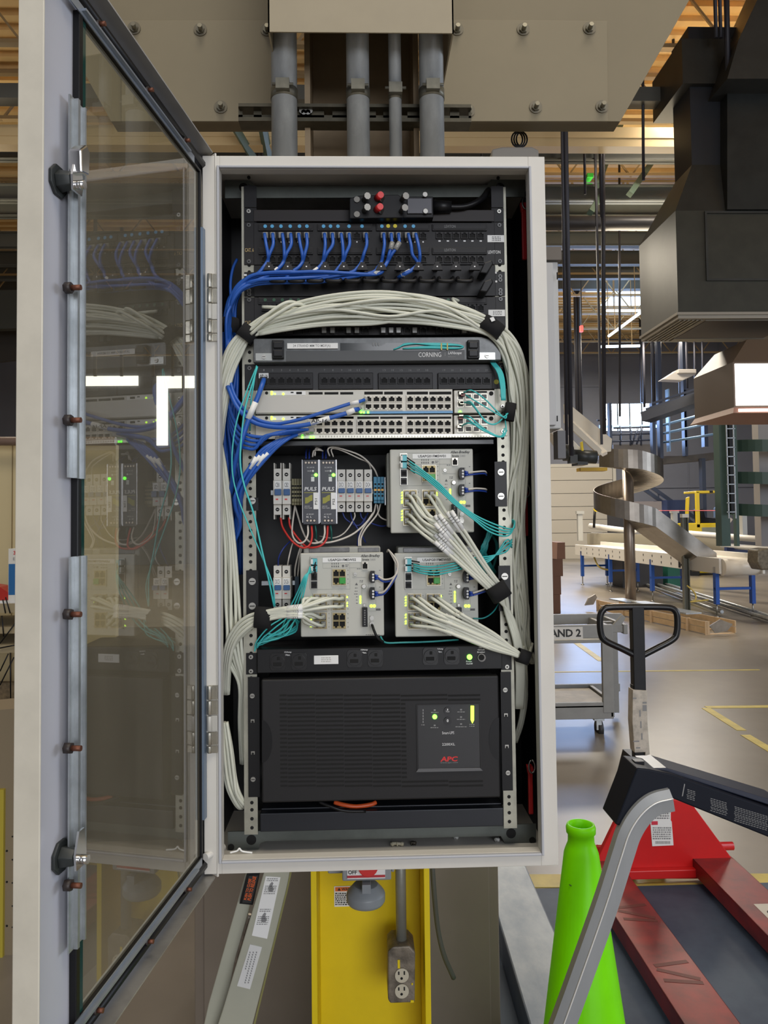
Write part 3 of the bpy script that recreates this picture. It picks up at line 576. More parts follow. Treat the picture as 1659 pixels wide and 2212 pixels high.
    for k,c in enumerate((40,76)):
        b=MB(); b.pp([(ox+150,oy+c+3),(ox+152,oy+c),(ox+160.5,oy+c),(ox+160.5,oy+c+25),(ox+152,oy+c+25),(ox+150,oy+c+20),(ox+148.5,oy+c+17),(ox+148.5,oy+c+8)],y-.016,y)
        for j in range(3): b.disc(ox+157,oy+c+7+j*6.3,y-.016,.0020,.0004,1,10)
        b.build('power_plug',[black,inkw],t,bevel=.0008)
    b=MB(); q(b,150.5,136,158,160,.0015); b.disc(ox+154.2,oy+141,y-.0015,.0040,.002,1); b.disc(ox+154.2,oy+154,y-.0015,.0042,.003,1); b.build('earth_lug',[mat('lug_metal',(.35,.34,.31),.3,.8),screwm],t)
    b=MB()
    for k in (153,159.5): b.disc(ox+k,oy+115,y,.0028,.0008,n=10)
    for c in gled[0]: q(b,128,c,131,c+5,.0008)
    b.build('power_led',ledy,t)
    b=MB(); rr=random.Random(ox)
    for (a,c) in gled[1]: b.pp([(ox+a-2,oy+c+2.4),(ox+a+1.5,oy+c-2),(ox+a+2.2,oy+c+2.4)],y-.0008,y)
    b.build('link_led',ledy,t)
    return t
allg={(1,k) for k in range(4)}|{(3,k) for k in range(4)}
strx(843,970,'USAPG01FMSW01','upper grey switch with a label reading USAPG01FMSW01','x' and (allg|{(2,0),(2,1)}),1,((86,92,98,104),[(25,c) for c in (93,99,105,111,115,133,139,146,152)]+[(100,c) for c in (94,99)]))
strx(649,1194,'USAPG01FMSW02','lower left grey switch with a label reading USAPG01FMSW02',(allg|{(2,k) for k in range(4)}),3,((93,99,105),[(22.5,97),(100,95),(100,108),(100,114),(22.5,136),(22.5,143),(22.5,158)]))
strx(853,1194,'USAPG01FMSW03','lower right grey switch with a label reading USAPG01FMSW03',(allg|{(2,0),(2,1)}),2,((83,90,96,102),[(23,c) for c in (95,101,107,113,133,139,147,152)]+[(99,c) for c in (93,99,112)]))
# ---- power strip
t=thing('power_strip','black rack power strip with six outlets and a small white sticker','power strip',base(563,1398,1085,1452,.045))
strip(t,1399,1450,mat('strip_black',(.010,.010,.011),.42,spec=.3),'strip_body',.045,.15,-.2195,.2215,.0012); ears(t,1406,1452,black,xi=.2215,scr=(.18,.85),sm=1)
b=MB()
for i,(x,y,) in enumerate(((600,1430),(646,1429),(766,1423),(811,1422),(930,1418),(976,1417))):
    b=MB(); w,h=17,19
    b.pp([(x-w+4,y-h),(x+w-4,y-h),(x+w,y-h+6),(x+w,y+h-6),(x+w-4,y+h),(x-w+4,y+h),(x-w,y+h-6),(x-w,y-h+6)],.0435,.045,0); b.disc(x,y,.0425,.016,.0,0) if 0 else None
    p=F(x,y,.0435); b.cyl(p,p+Vector((0,-.002,0)),.0125,n=20)
    b.pb(x-10,y+1,x+8,y+9,.0409,.0416,1); b.pb(x-2,y-11,x+4,y-4,.0409,.0416,1); b.pb(x+9,y-6,x+13,y+1,.0424,.0436,1)
    b.build('outlet',[mat('outlet_black',(.012,.012,.013),.28),hole],t,bevel=.0006)
for x,y in ((622,1411),(787,1406),(950,1404)): txt('15Amp',x-7.5,y-4,x+7.5,y,.0448,inkw,t,.02); txt('Max.',x-5,y+2,x+5,y+5.5,.0448,inkw,t,.02)
b=MB(); b.pb(678,1416,731,1435,.0435,.045); lab(b.build('sticker',labelw,t,bevel=.001),'small white sticker')
b=MB(); lines(b,694,1419,715,1431,.0434,3,0,4); b.build('sticker_print',mat('ink_pale',(.5,.48,.45),.6),t)
b=MB(); b.disc(1014,1419,.045,.0048,.003,0,16); b.build('power_led',ledg,t); b=MB(); b.disc(1040,1420,.045,.0072,.004,0,20); b.disc(1040,1420,.041,.0052,.001,1,20); b.build('breaker_button',[mat('ring_grey',(.20,.19,.18),.4),hole],t)
txt('Power',1007,1427,1020,1430.5,.0448,inkw,t,.02); txt('On/Off',1007,1432,1021,1435.5,.0448,inkw,t,.02); txt('Circuit',1032,1402,1047,1405,.0448,inkw,t,.02); txt('Breaker',1031,1407,1048,1410,.0448,inkw,t,.02); txt('15A',1035,1397,1044,1400,.0448,inkw,t,.02)
# ---- UPS
YU=.035
t=thing('battery_backup_unit','large black battery backup unit with long slots and a red APC logo','battery backup',base(563,1464,1078,1728,YU,YU+.18))
b=MB(); x0,x1=F(565,1600,YU).x,F(1079,1590,YU).x; z1,z0=F(815,1464,YU).z,F(820,1729,YU).z
b.box(x0,x1,YU,YU+.02,z0,z1); b.box(x0+.008,x1-.008,YU+.02,YU+.20,z0,z1); b.build('bezel',mat('ups_black',(.013,.0125,.0135),.5,spec=.35,bump=.03,scale=400),t,bevel=.003,seg=3)
b=MB()
for i in range(22):
    y0=1500+i*9.3
    a,c=603+i*.1,(1038+i*.3 if i<2 or i>19 else 876+i*.2)
    sp=[a,a+17,a+78,a+139,a+200,a+262]+([a+364] if c>1000 else [])+[c]
    for k in range(len(sp)-1): b.pb(sp[k]+.7,y0-(sp[k]-820)*-.0+0,sp[k+1]-.7,y0+4.2,YU-.0002,YU+.001)
b.build('air_slots',hole,t)
b=MB(); b.frame(F(900,1590,YU).x,F(1038,1590,YU).x,F(968,1664,YU).z,F(968,1520,YU).z,YU-.002,YU,.0015); b.pp([(904,1661),(1037,1659),(1043,1665),(899,1668)],YU-.003,YU,1); b.pb(903,1522,1036,1659,YU-.0006,YU,2); b.build('display_panel',[darkg,mat('bevel_grey',(.10,.10,.105),.35),mat('display_black',(.022,.022,.024),.3)],t)
yf=YU-.0008
b=MB()
for yy in (1535,1557): b.disc(967,yy,yf,.0068,.002,0,20)
b.build('push_button',[mat('button_black',(.014,.014,.016),.3)],t)
txt('I',966,1531,968,1535,yf-.0022,inkw,t,.02); txt('Test',963,1535.5,971,1538.5,yf-.0022,inkw,t); txt('0',965,1553.5,969,1560,yf-.0022,inkw,t,.03)
txt('Smart-UPS',955,1580,981,1586,yf-.0002,inkw,t); txt('2200XL',955,1605,983,1610.5,yf-.0002,inkw,t); txt('APC',951,1634,989,1645,yf-.0003,mat('ink_red',(.62,.03,.03),.5),t,.035,.12); txt('www.apc.com',951,1646.5,989,1649.5,yf-.0002,inkg,t)
b=MB()
for k in range(5): b.pb(913,1532+k*6.3,915,1536.5+k*6.3,yf-.0002,yf)
for x,y in ((939,1534),(939,1567),(996,1533),(996,1549),(996,1564)): b.pb(x-2,y-1.5,x+2,y+1.5,yf-.0002,yf)
for x,y,w in ((939,1538,8),(939,1571,9),(996,1537,8),(996,1553,9),(996,1569,12),(914,1565,4),(1020,1564,6),(1020,1568,6)): lines(b,x-w,y-.5,x+w,y+2.3,yf-.0002,1,0,x)
b.build('printed_marks',inkg,t)
b=MB(); b.disc(939,1548,yf,.0042,.002,0,16); b.build('online_led',ledg,t)
b=MB(); b.pp([(1017,1525),(1024,1525),(1024,1556),(1020.5,1563),(1017,1556)],yf-.002,yf); b.build('charge_bar',ledy,t)
b=MB()
for (cx,s) in ((566,1),(1078,-1)):
    b=MB(); b.pp([(cx+s*22*math.sin(a),1602-(6 if s<0 else 0)-46*math.cos(a)) for a in [math.pi*k/14 for k in range(15)]],YU-.0005,YU+.001); lab(b.build('hand_grip',black,t),'half-round hand recess')
for s,px,y0,y1,sc in ((-1,549,1463,1722,(1503,1558,1627,1683)),(1,1094,1452,1708,(1490,1545,1613,1669))):
    b=MB(); b.pb(px-13+(2 if s>0 else 0),y0,px+12,y1,YR-.005,YR-.001)
    for k,y in enumerate(sc):
        xx=px-3+k*2.0 if s>0 else px-4+k*.6
        if k in (0,3): screw(b,xx,y,YR-.005,.0044,1,2)
        else: b.pb(xx-4,y-4,xx+4,y+3,YR-.0056,YR-.005,1); b.disc(xx,y+1,YR-.0056,.0022,.0003,2,10)
    b.build('mounting_ear',[black,screwm,hole],t,bevel=.001)
b=MB(); b.box(-.218,.222,.06,.26,F(800,1792,.06).z,F(800,1752,.06).z); b.box(-.218,.222,.075,.26,F(800,1752,.06).z,F(800,1748,.06).z); o=b.build('ups_shelf',mat('shelf_dark',(.020,.022,.028),.35,.3),bevel=.002); tag(o,'black steel shelf supporting the battery backup unit','shelf')
cable('orange_cable','orange-red cable end showing under the battery backup unit','cable',None,[(722,1733,.075),(745,1739,.07),(770,1742,.07),(800,1738,.075),(812,1733,.08)],.004,mat('orange_jacket',(.60,.09,.02),.4),8)
cable('black_cable','black cable looping under the battery backup unit','cable',None,[(690,1732,.06),(715,1742,.055),(745,1751,.055),(790,1752,.06)],.003,black,8)
# debris on the cabinet floor
zf=ZB+.004
def deb(px,py,w,label,name,m,catg):
    p=G(px,py,zf); b=MB(); b.tube([p+Vector((-w,0,.003)),p+Vector((-w*.2,.002,.0035)),p+Vector((w,-.001,.003))],.003,7,cr=False); 
    for k in range(3): b.tube([p+Vector((-w*.8+k*w*.7,0,.003)),p+Vector((-w*.6+k*w*.7,0,.003))],.0042,8,cr=False)
    o=b.build(name,m); tag(o,label,catg)
deb(858,1827,.012,'small beige plastic wall plug lying on the cabinet floor, left of the bent clip','wall_plug',mat('plug_beige',(.60,.56,.42),.5),'wall plug')
deb(893,1825,.005,'small dark bent clip lying on the cabinet floor','metal_clip',mat('clip_dark',(.10,.09,.07),.4,.6),'clip')
deb(985,1812,.0035,'tiny white scrap near the middle of the cabinet floor','paper_scrap',labelw,'scrap')
deb(1074,1818,.0035,'tiny white scrap near the right corner of the cabinet floor','paper_scrap',labelw,'scrap')
cable('zip_tie','thin white zip tie lying in the lower left corner of the cabinet','zip tie',None,[(497,1842,.02),(512,1838,.02),(517,1833,.02),(524,1839,.02),(545,1842,.02)],.0016,labelw,6)
b=MB()
p=[(598,1822),(760,1812),(940,1806),(1060,1806),(1060,1812),(900,1822),(640,1838),(600,1838)]
b.pp(p,.16,.165); o=b.build('rubber_mat',mat('mat_black',(.01,.011,.012),.6)); tag(o,'black strip of rubber matting at the back of the cabinet floor','mat')
# red hanger straps on the right wall
for (x,y0,y1,l) in ((1133,450,560,'red strap with a metal ring hanging high on the right inner wall'),(1136,1072,1158,'red strap with a metal ring at mid height on the right inner wall'),(1147,1668,1760,'red strap with a metal ring low on the right inner wall')):
    t=thing('hanging_strap',l,'strap',base(x-5,y0,x+5,y1,.10))
    b=MB(); b.pb(x-5,y0,x+5,y1,.10,.108); b.pp([(x-9,y0-14),(x+4,y0-14),(x+8,y0),(x-6,y0+6)],.098,.11); b.build('red_strap',redp,t,bevel=.002)
    b=MB(); c=F(x+2,y0-12,.094); b.tube([c+Vector((.006*math.sin(k*math.pi/5),0,.012*math.cos(k*math.pi/5))) for k in range(11)],.0018,8,cr=False); b.build('ring',screwm,t)
# ================================================ cables
RB=.0031
def bundle(name,label,catg,group,ctrl,n,r,m,seed=1,ys=.6,twist=.5,cut=None,extra=None):
    # ctrl: (px,py,y,spread in metres); each cable keeps its place in the cross-section
    rr=random.Random(seed); P=[F(*c[:3]) for c in ctrl]; out=[]
    for i in range(n):
        rad=math.sqrt((i+.5)/n); an=i*2.39996+seed
        pts=[]
        a0,a1=(0,len(P)) if cut is None else cut(i,rr)
        for k in range(len(P)):
            if not(a0<=k<a1): continue
            t=(P[min(k+1,len(P)-1)]-P[max(k-1,0)]); t.y=0; t.normalize(); nn=Vector((t.z,0,-t.x))
            w=an+twist*k*(.3+.7*rr.random()); s=ctrl[k][3]
            pts.append(P[k]+nn*(math.cos(w)*rad*s)+Vector((0,math.sin(w)*rad*s*ys,0)))
        b=MB(); b.tube(pts,r,7,sub=7); o=b.build(name,m); tag(o,label,catg,group); out.append(pts)
    return out
# blue patch cables of the top panel
bp=[(573,571.5,579,0),(589,589,577,0),(607,610,613,0),(625,628,612,0),(644,645,653,0),(662,662,654,0),(701,701,697,0),(718,718,698,0),(736,737,740,0),(753,754,741,0),(790,791,781,0),(828,829,824,0),(845,845,836,1),(861,861,838,1),(880,882,902,0),(896,898,905,0)]
names=['first','second','third','fourth','fifth','sixth','seventh','eighth','ninth','tenth','eleventh','twelfth','thirteenth','fourteenth','fifteenth','sixteenth']
for i,(x0,x1,xb,wl_) in enumerate(bp):
    t=thing('blue_patch_cable','blue patch cable in the top patch panel, %s from the left%s'%(names[i],', clear sleeve' if wl_ else ''),'cable',F(x0,509,.05),'blue patch cables in the top panel')
    b=MB(); b.pb(x0-5.5,501,x0+5.5,514,.040,.055); b.build('clear_plug',clearp,t,bevel=.001)
    j=i%5; path=[(x1,505,.036),(x1+(xb-x1)*.05+3.0*(1 if xb>x1-3 else .6),528,.024),(x1+(xb-x1)*.7+2,548,.022),(xb,565,.028),(xb-8,577,.022)]
    xx=xb-8
    if i<2: path+=[(555,592,.02),(520,612-i*2,.02),(500,640,.03),(490-j,690,.035),(489,740,.045),(492,800,.055)]
    else:
        q=587+ (i%6)*4.4
        path+=[(xb-28,590+j,.018)]+([((xb+560)/2,q,.010+(i%3)*.006)] if xb>640 else [])+([((xb*.3+560*.7),q+1,.010+(i%3)*.006)] if xb>760 else [])+[(556,q+5,.012+(i%3)*.006),(524-(i%6),610+(i%6)*4,.018+(i%2)*.007),(503-(i%6),640+(i%6)*5,.028+(i%2)*.008),(489+j*2.6,690,.03+j*.008),(490+j*1.5,745,.045),(493+j*2,805,.055)]
    if i>=14: path=[(x1,505,.036),(x1+6,530,.024),(x1+9,550,.022),(xb,568,.028),(xb-12,582,.020),(xb-35,595,.022),(xb-50+j,604,.045)]
    b=MB(); b.tube([F(*p) for p in path],RB,7); b.build('jacket',blue,t)
    if wl_:
        b=MB(); b.tube([F(x1+(xb-x1)*.05+3,524,.024),F(x1+(xb-x1)*.45+2.5,540,.0215)],RB*1.5,9,cr=False); lab(b.build('sleeve',clearp,t),'crinkled clear sleeve')
    if i in (3,7,12,13,14,15):
        k=min(4,len(path)-2); a,c=F(*path[k]),F(*path[k+1]); d=(c-a).normalized(); b=MB(); b.tube([a+d*.004,a+d*.022],RB*1.18,9,cr=False); lab(b.build('cable_label',labelw,t),'white wrap-around label')
# thick blue bundle down the left side
cutb=lambda i,rr:(0,8)
bundle('blue_trunk_cable','blue cable in the thick bundle running down the left side of the cabinet','cable','blue cables down the left side',[(524,612,.10,.005),(500,655,.09,.009),(495,720,.085,.012),(500,800,.09,.014),(497,900,.09,.016),(505,1000,.09,.018),(508,1060,.10,.018),(512,1130,.12,.017),(516,1240,.15,.014)],15,RB,blue,3,ys=1,twist=.35)
cable('blue_loose_cable','thin blue cable bowing beside the left rail at the height of the top hinge','cable',None,[(512,560,.10),(503,580,.095),(498,610,.09),(499,650,.085),(505,690,.085)],RB*.9,blue)
# blue cables to the switches
sw=[([(787,864,.02),(775,868,.012),(756,872,.012),(700,890,.01),(640,908,.012),(590,915,.015),(545,900,.02),(510,860,.03),(495,815,.05)],'blue cable with a printed white wrap plugged into the upper beige switch, upper one',1,RB),
 ([(774,884,.02),(765,886,.012),(748,893,.010),(705,905,.008),(660,918,.008),(600,923,.010),(548,912,.014),(513,880,.02),(492,835,.04)],'thick blue cable labelled AP-16 plugged into the upper beige switch',2,RB*1.35)]
for pts,l,k,r in sw:
    t=thing('blue_patch_cable',l,'cable',F(*pts[0])); x,y,_=pts[0]
    b=MB(); b.pp([(x-7,y-1),(x+3,y-8),(x+9,y-2),(x-2,y+7)],.024,.045); b.build('clear_plug',clearp,t,bevel=.0015)
    b=MB(); b.tube([F(*p) for p in pts],r,8); b.build('jacket',blue,t)
    b=MB(); b.tube([F(*pts[1]),F(*pts[2])],r*1.2,10,cr=False); lab(b.build('cable_label',labelw,t),'white wrap-around label')
    if k==2:
        b=MB(); b.tube([F(712,903,.008),F(671,915,.008)],r*1.12,10,cr=False); s=b.build('name_wrap',labelw,t); lab(s,'white wrap reading AP-16'); q=txt('AP-16',672,905,708,913,.0034,ink,s,.02)
for i in range(9):
    yy=928+i*2.6; xs=668-i*9
    tgt=(520+i*2.0,975+i*13,.05)
    pts=[(xs,yy-2,.03),(xs-25,yy+2,.014),(xs-60,yy+8+i*1.5,.012),(xs-100+i*3,yy+12+i*5,.018),(535,940+i*15,.03),(512,965+i*18,.06),(503,1040+i*10,.09)]
    if i<4: pts=[(xs,yy,.03),(xs-30,yy+1,.012),(xs-70,yy+7,.01),(570-i*6,944+i*8,.014),(532,938+i*10,.02),(510,915+i*14,.035),(496,880+i*10,.055),(492,840,.07)]
    else: pts=[(xs+12,yy,.03),(xs-10,yy+10,.014),(xs-40,yy+34,.012),(585-i*9,985+i*9-(i%2)*14,.016),(548-i*5,1012+i*10-(i%2)*12,.026),(519,1040+i*12,.05),(506-i,1110+i*10,.08)]
    t=thing('blue_patch_cable',['blue patch cable curving left from the lower beige switch','blue patch cable dropping to the lower left from the lower beige switch'][i>3],'cable',F(*pts[0]),['blue cables curving left from the lower beige switch','blue cables dropping from the lower beige switch'][i>3])
    b=MB(); b.tube([F(*p) for p in pts],RB,7); b.build('jacket',blue,t)
    b=MB(); b.pb(xs-2,yy-6,xs+10,yy+5,.026,.045); b.build('clear_plug',clearp,t,bevel=.001)
    if i>4:
        a,c=F(*pts[2]),F(*pts[3]); d=(c-a).normalized(); b=MB(); b.tube([a+d*.004,a+d*.028],RB*1.25,9,cr=False); lab(b.build('cable_label',labelw,t),'white wrap-around label')
t=thing('blue_cable','thick blue cable from the AP-16 sticker on the 24-port panel, with a long white wrap','cable',F(570,822,.03))
b=MB(); b.tube([F(*p) for p in ((570,820,.04),(566,832,.02),(556,860,.012),(545,885,.012),(534,915,.012),(520,960,.015),(506,1010,.03),(498,1070,.06))],RB*1.45,9); b.build('jacket',blue,t)
b=MB(); b.tube([F(552,869,.012),F(536,905,.012)],RB*1.75,10,cr=False); lab(b.build('name_wrap',labelw,t),'long white wrap')
# ---- white cables
WL='white network cable in the big bundle arching over the middle of the rack'
cw=lambda i,rr:(0,9)
bundle('white_network_cable',WL,'cable','white cables in the arching bundle',
 [(468,960,.06,.010),(474,890,.05,.013),(488,815,.045,.014),(508,760,.038,.016),(540,718,.030,.011),(610,688,.022,.021),(720,668,.016,.028),(840,663,.014,.029),(950,674,.016,.026),(1062,711,.022,.016),(1105,765,.035,.020),(1124,850,.045,.021),(1122,960,.055,.018),(1117,1080,.065,.018),(1117,1200,.075,.016),(1124,1310,.08,.016),(1138,1390,.085,.015),(1143,1432,.09,.013),(1132,1400,.12,.012)],24,RB*.95,white,5,ys=.5,twist=.22,cut=lambda i,rr:(0,19) if i%3 else (4,19))
for k,pts in enumerate(([(567,663,.03),(600,664,.02),(700,668,.012),(780,655,.006),(850,648,.004),(930,655,.006),(1020,685,.012),(1062,704,.02),(1100,742,.03)],[(538,716,.02),(572,684,.008),(605,660,.006),(628,652,.012),(650,660,.03),(655,672,.05)],[(542,722,.018),(575,694,.006),(615,668,.002),(640,657,.006),(668,664,.03),(676,680,.05)],[(870,690,.02),(800,700,.016),(700,702,.014),(620,712,.018),(560,722,.024)],[(1068,715,.03),(1030,690,.03),(992,662,.02),(978,646,.03),(990,650,.045)])):
    cable('white_network_cable',['single white cable lying along the top of the arching bundle','short looped white cable rising from the left strap, upper one','short looped white cable rising from the left strap, lower one','lowest white cable sagging below the arching bundle','white cable curling up to a plug at the right end of the arching bundle'][k],'cable',None,pts,RB,white)
def wraps(pts,label,name='cable_label'):
    b=MB(); b.tube([F(*p) for p in pts],RB*1.2,9,cr=False); o=b.build(name,labelw); return o
# straps
def strap(px,py,y,ang,w,h,label,d=.03):
    c=F(px,py,y); R_=Matrix.Translation(c)@Matrix.Rotation(math.radians(ang),4,'Y'); b=MB(); b.M=R_; n=20; vs=[];fs=[]
    for k in range(n):
        a=2*math.pi*k/n; ca,sa=math.cos(a),math.sin(a); q=.75
        X=h*abs(ca)**q*(1 if ca>0 else -1); Y=d*abs(sa)**q*(1 if sa>0 else -1)
        for zz in (-w,w): vs.append((X,Y,zz))
        for zz in (-w,w): vs.append((X*.93,Y*.93,zz))
    for k in range(n):
        a=4*k; c2=4*((k+1)%n); fs+=[(a,c2,c2+1,a+1),(a+2,a+3,c2+3,c2+2),(a,a+2,c2+2,c2),(a+1,c2+1,c2+3,a+3)]
    b._a(vs,fs,0,True); o=b.build('cable_strap',velcro); tag(o,label,'cable strap'); return o
strap(535,722,.034,38,.013,.0165,'black strap round the arching white cables at their left end',.018)
strap(1060,709,.024,35,.014,.022,'black strap round the arching white cables at their upper right end',.018)
strap(1076,1277,.03,-32,.015,.019,'black strap round the white cables below the switch named USAPG01FMSW01',.017)
strap(1130,1418,.035,-70,.010,.0125,'black strap gathering the white cables low on the right side',.015)
strap(568,1334,.026,95,.014,.019,'black strap round the white cables left of the switch named USAPG01FMSW02',.016)
strap(497,706,.075,2,.014,.017,'black strap round the blue bundle at the upper left',.02)
strap(1101,890,.03,10,.016,.010,'small black strap holding the aqua fibres beside the two beige switches',.010)
b=MB(); b.pp([(1058,687),(1066,684),(1070,692),(1062,695)],.0045,.006); o=b.build('strap_tab',labelw); tag(o,'small white printed tab on the upper right cable strap','tab')
# switch bundles
def fan(starts,mid,end,label,group,lt,wrap):
    for i,(x,y) in enumerate(starts):
        n=len(starts); f=(i+.5)/n-.5; s=mid(x,y,f,i); t=thing('white_network_cable',label,'cable',F(x,y,.045),group)
        pts=[F(*p) for p in s+end(f,i)]
        b=MB(); b.tube(pts,RB,7); b.build('jacket',white,t)
        a=F(*s[lt]); c=F(*s[lt+1]); d=c-a
        b=MB(); b.tube([a+d*wrap[0],a+d*wrap[1]],RB*1.22,9,cr=False); w=b.build('cable_label',labelw,t); lab(w,'white printed wrap')
        b=MB()
        for k in range(3):
            q=a+d*(wrap[0]+(wrap[1]-wrap[0])*(.2+.13*k+.04*(i%3))); b.tube([q,q+d.normalized()*.0012],RB*1.25,9,cr=False)
        b.build('label_print',inkg,w)
st=[(880,1070),(894,1070),(880,1087),(894,1087),(921,1070),(935,1070),(880,1110),(894,1110),(880,1126),(894,1126)]
def mid1(x,y,f,i): 
    yy=(y-1098)/28; e=(x-900)/35
    return [(x,y,.044),(x+9,y+6,.028),(x+34,y+36-8*yy,.014),(975+e*20,1165+yy*24-e*6,.008-.004*(i%3)),(1040+e*12,1240+yy*11-e*5,.014),(1078+e*8-yy*5,1284+yy*3,.03)]
fan(st,mid1,lambda f,i:[(1100+f*12,1330,.045+.005*(i%2)),(1118+f*14,1390,.05),(1124+f*16,1450,.06),(1122+f*14,1530,.08)],'white cable running from the switch named USAPG01FMSW01 down to the middle right strap','white cables of the switch USAPG01FMSW01',3,(-.35,.12))
st=[(889,1292),(903,1292),(889,1309),(903,1309),(930,1292),(944,1292),(889,1332),(903,1332),(889,1349),(903,1349)]
def mid3(x,y,f,i):
    yy=(y-1320)/28; e=(x-910)/35
    return [(x,y,.044),(x+8,y+3,.026),(x+48,y+20-12*yy,.012),(990+e*12,1352+yy*14-e*8,.006-.003*(i%3)),(1060+e*8,1385+yy*12-e*4,.012),(1105,1406+yy*7,.022),(1128,1418+yy*3,.034)]
fan(st,mid3,lambda f,i:[(1142,1418+f*8,.06),(1150,1395+f*10,.085)],'white cable running from the switch named USAPG01FMSW03 to the lower right strap','white cables of the switch USAPG01FMSW03',2,(.3,.85))
st=[(685,1292),(699,1292),(685,1309),(699,1309),(726,1292),(740,1292),(726,1309),(740,1309),(685,1332),(699,1332),(685,1349),(699,1349)]
def mid2(x,y,f,i):
    k=sum(1 for a in st if a[1]<y or (a[1]==y and a[0]<x))/12-.5; lo=y>1325
    return [(x,y,.044),(x-8,y+2,.026),(x-28,(y+ (2 if not lo else -6)),.014),(650,1318+k*18+ (6 if lo else 0),.008-.003*(i%3)),(610,1324+k*20,.008),(568,1333+k*22,.018)]
fan(st,mid2,lambda f,i:[(535,1347+f*34,.026+.008*(i%3)),(508,1374+f*42,.04+.008*(i%3)),(492+f*12,1420+f*40,.055+.008*(i%3)),(486+f*16,1500,.08)],'white cable running from the switch named USAPG01FMSW02 to the strap on its left','white cables of the switch USAPG01FMSW02',3,(-.1,.75))
bundle('white_trunk_cable','white cable running down the left edge of the cabinet behind its lip','cable','white cables down the left edge',[(472,960,.06,.006),(481,1040,.05,.010),(494,1180,.055,.012),(500,1290,.06,.014),(503,1360,.06,.015),(508,1420,.065,.016),(524,1478,.08,.008),(523,1560,.10,.006),(527,1650,.11,.006)],9,RB,white,11,ys=.6,twist=.2)
bundle('white_trunk_cable','white cable looping at the bottom left corner inside the cabinet','cable','white cables in the lower left corner',[(484,1560,.05,.008),(492,1620,.05,.012),(500,1680,.055,.012),(510,1715,.06,.012),(528,1742,.08,.010),(540,1725,.13,.008)],7,RB,white,17,ys=.6,twist=.2)
bundle('white_trunk_cable','white cable just under the lower right strap, running down beside the rail','cable','white cables down the right side',[(1128,1395,.08,.010),(1130,1440,.085,.008),(1133,1490,.09,.005),(1127,1550,.10,.004),(1112,1602,.13,.004)],4,RB,white,23,ys=.8,twist=.3)
bundle('white_trunk_cable','white cable hanging in a curve behind the right rail beside the battery backup unit','cable','white cables beside the battery backup unit',[(1128,1440,.08,.005),(1134,1500,.09,.004),(1126,1560,.10,.003),(1111,1600,.13,.004)],3,RB,white,29,ys=.6)
# ---- aqua fibres
RF=.0013
TL='cables'
def tealc(label,pts,r=RF,m=teal): return cable('aqua_fibre_cable',label,'cable',None,pts,r,m,6)
tealc('aqua fibre running down the left side from the grey housing, inner one',[(556,792,.03),(545,830,.02),(530,880,.012),(522,940,.010),(519,1000,.010),(528,1050,.010),(548,1110,.012),(566,1190,.014),(580,1250,.016),(592,1310,.03)],RF*1.3)
tealc('aqua fibre running down the left side from the grey housing, outer one',[(553,795,.03),(535,840,.02),(514,900,.014),(503,960,.014),(502,1020,.014),(514,1075,.014),(535,1130,.014),(565,1200,.016),(588,1260,.018),(594,1310,.03)],RF)
tealc('short aqua fibre hanging from the left end of the grey housing',[(554,790,.03),(548,830,.02),(543,860,.022),(541,890,.03),(540,930,.05)],RF)
for i in range(6): cable('aqua_fibre_cable','aqua fibre in the flat group dropping from the right end of the grey housing','cable','aqua fibres beside the beige switches',[(1060+i*1.8,783,.045),(1074+i*2,803,.035),(1081+i*1.8,830,.03),(1084+i*1.4,865,.03)],RF*1.1,teal,6)
for i,(pts) in enumerate(([(1000,849,.04),(1018,843,.012),(1045,860,.01),(1070,885,.01),(1090,903,.012),(1094,898,.018),(1092,888,.03)],[(1004,852,.04),(1020,862,.014),(1050,880,.01),(1075,895,.01),(1088,900,.012),(1097,893,.02)],[(1002,870,.04),(1016,868,.014),(1030,885,.01),(1048,910,.01),(1068,917,.012),(1085,905,.02)],[(1000,868,.04),(1020,875,.013),(1040,900,.012),(1060,916,.012),(1080,912,.02)],[(1000,899,.04),(1014,900,.014),(1035,918,.01),(1060,935,.01),(1085,944,.012),(1093,930,.018),(1091,905,.03)],[(1000,902,.04),(1012,906,.014),(1040,928,.008),(1070,940,.01),(1084,941,.012),(1090,925,.02)],[(996,921,.04),(1010,914,.014),(1030,920,.012),(1055,935,.008),(1080,944,.012),(1095,930,.02)],[(1000,918,.04),(1020,913,.014),(1038,925,.01),(1060,938,.012)])):
    tealc('aqua fibre looping from the %s beige switch to the small strap, %s'%(['upper','lower'][i>3],['topmost','second from the top','third from the top','lowest'][i%4]),pts,RF)
    b=MB(); x,y,_=pts[0]; b.pb(x-8,y-3,x+1,y+3,.036,.046); o=b.build('fibre_plug',mat('red_brown_plug',(.20,.03,.02),.4) if i%4==1 else MT['slot_metal']); tag(o,'small %s plug of an aqua fibre in the %s beige switch'%(['dull metal','red-brown'][i%4==1],['upper','lower'][i>3]),'plug','fibre plugs in the %s beige switch'%(['upper','lower'][i>3]))
for i in range(4): cable('aqua_fibre_cable','aqua fibre slanting across the front of the switch named USAPG01FMSW01','cable','aqua fibres of the switch USAPG01FMSW01',[(884+(i//2)*3,996+i*6.5,.03),(910+i,1014+i*5,.018),(950,1046+i*4.5,.01),(983,1080+i*3.5,.008),(1020,1109+i*3.5,.008),(1060,1129+i*(7),.015),(1098,1142+i*5,.03),(1112,1138-i*3,.05),(1104,1122,.07)],RF*1.1,teal,6)
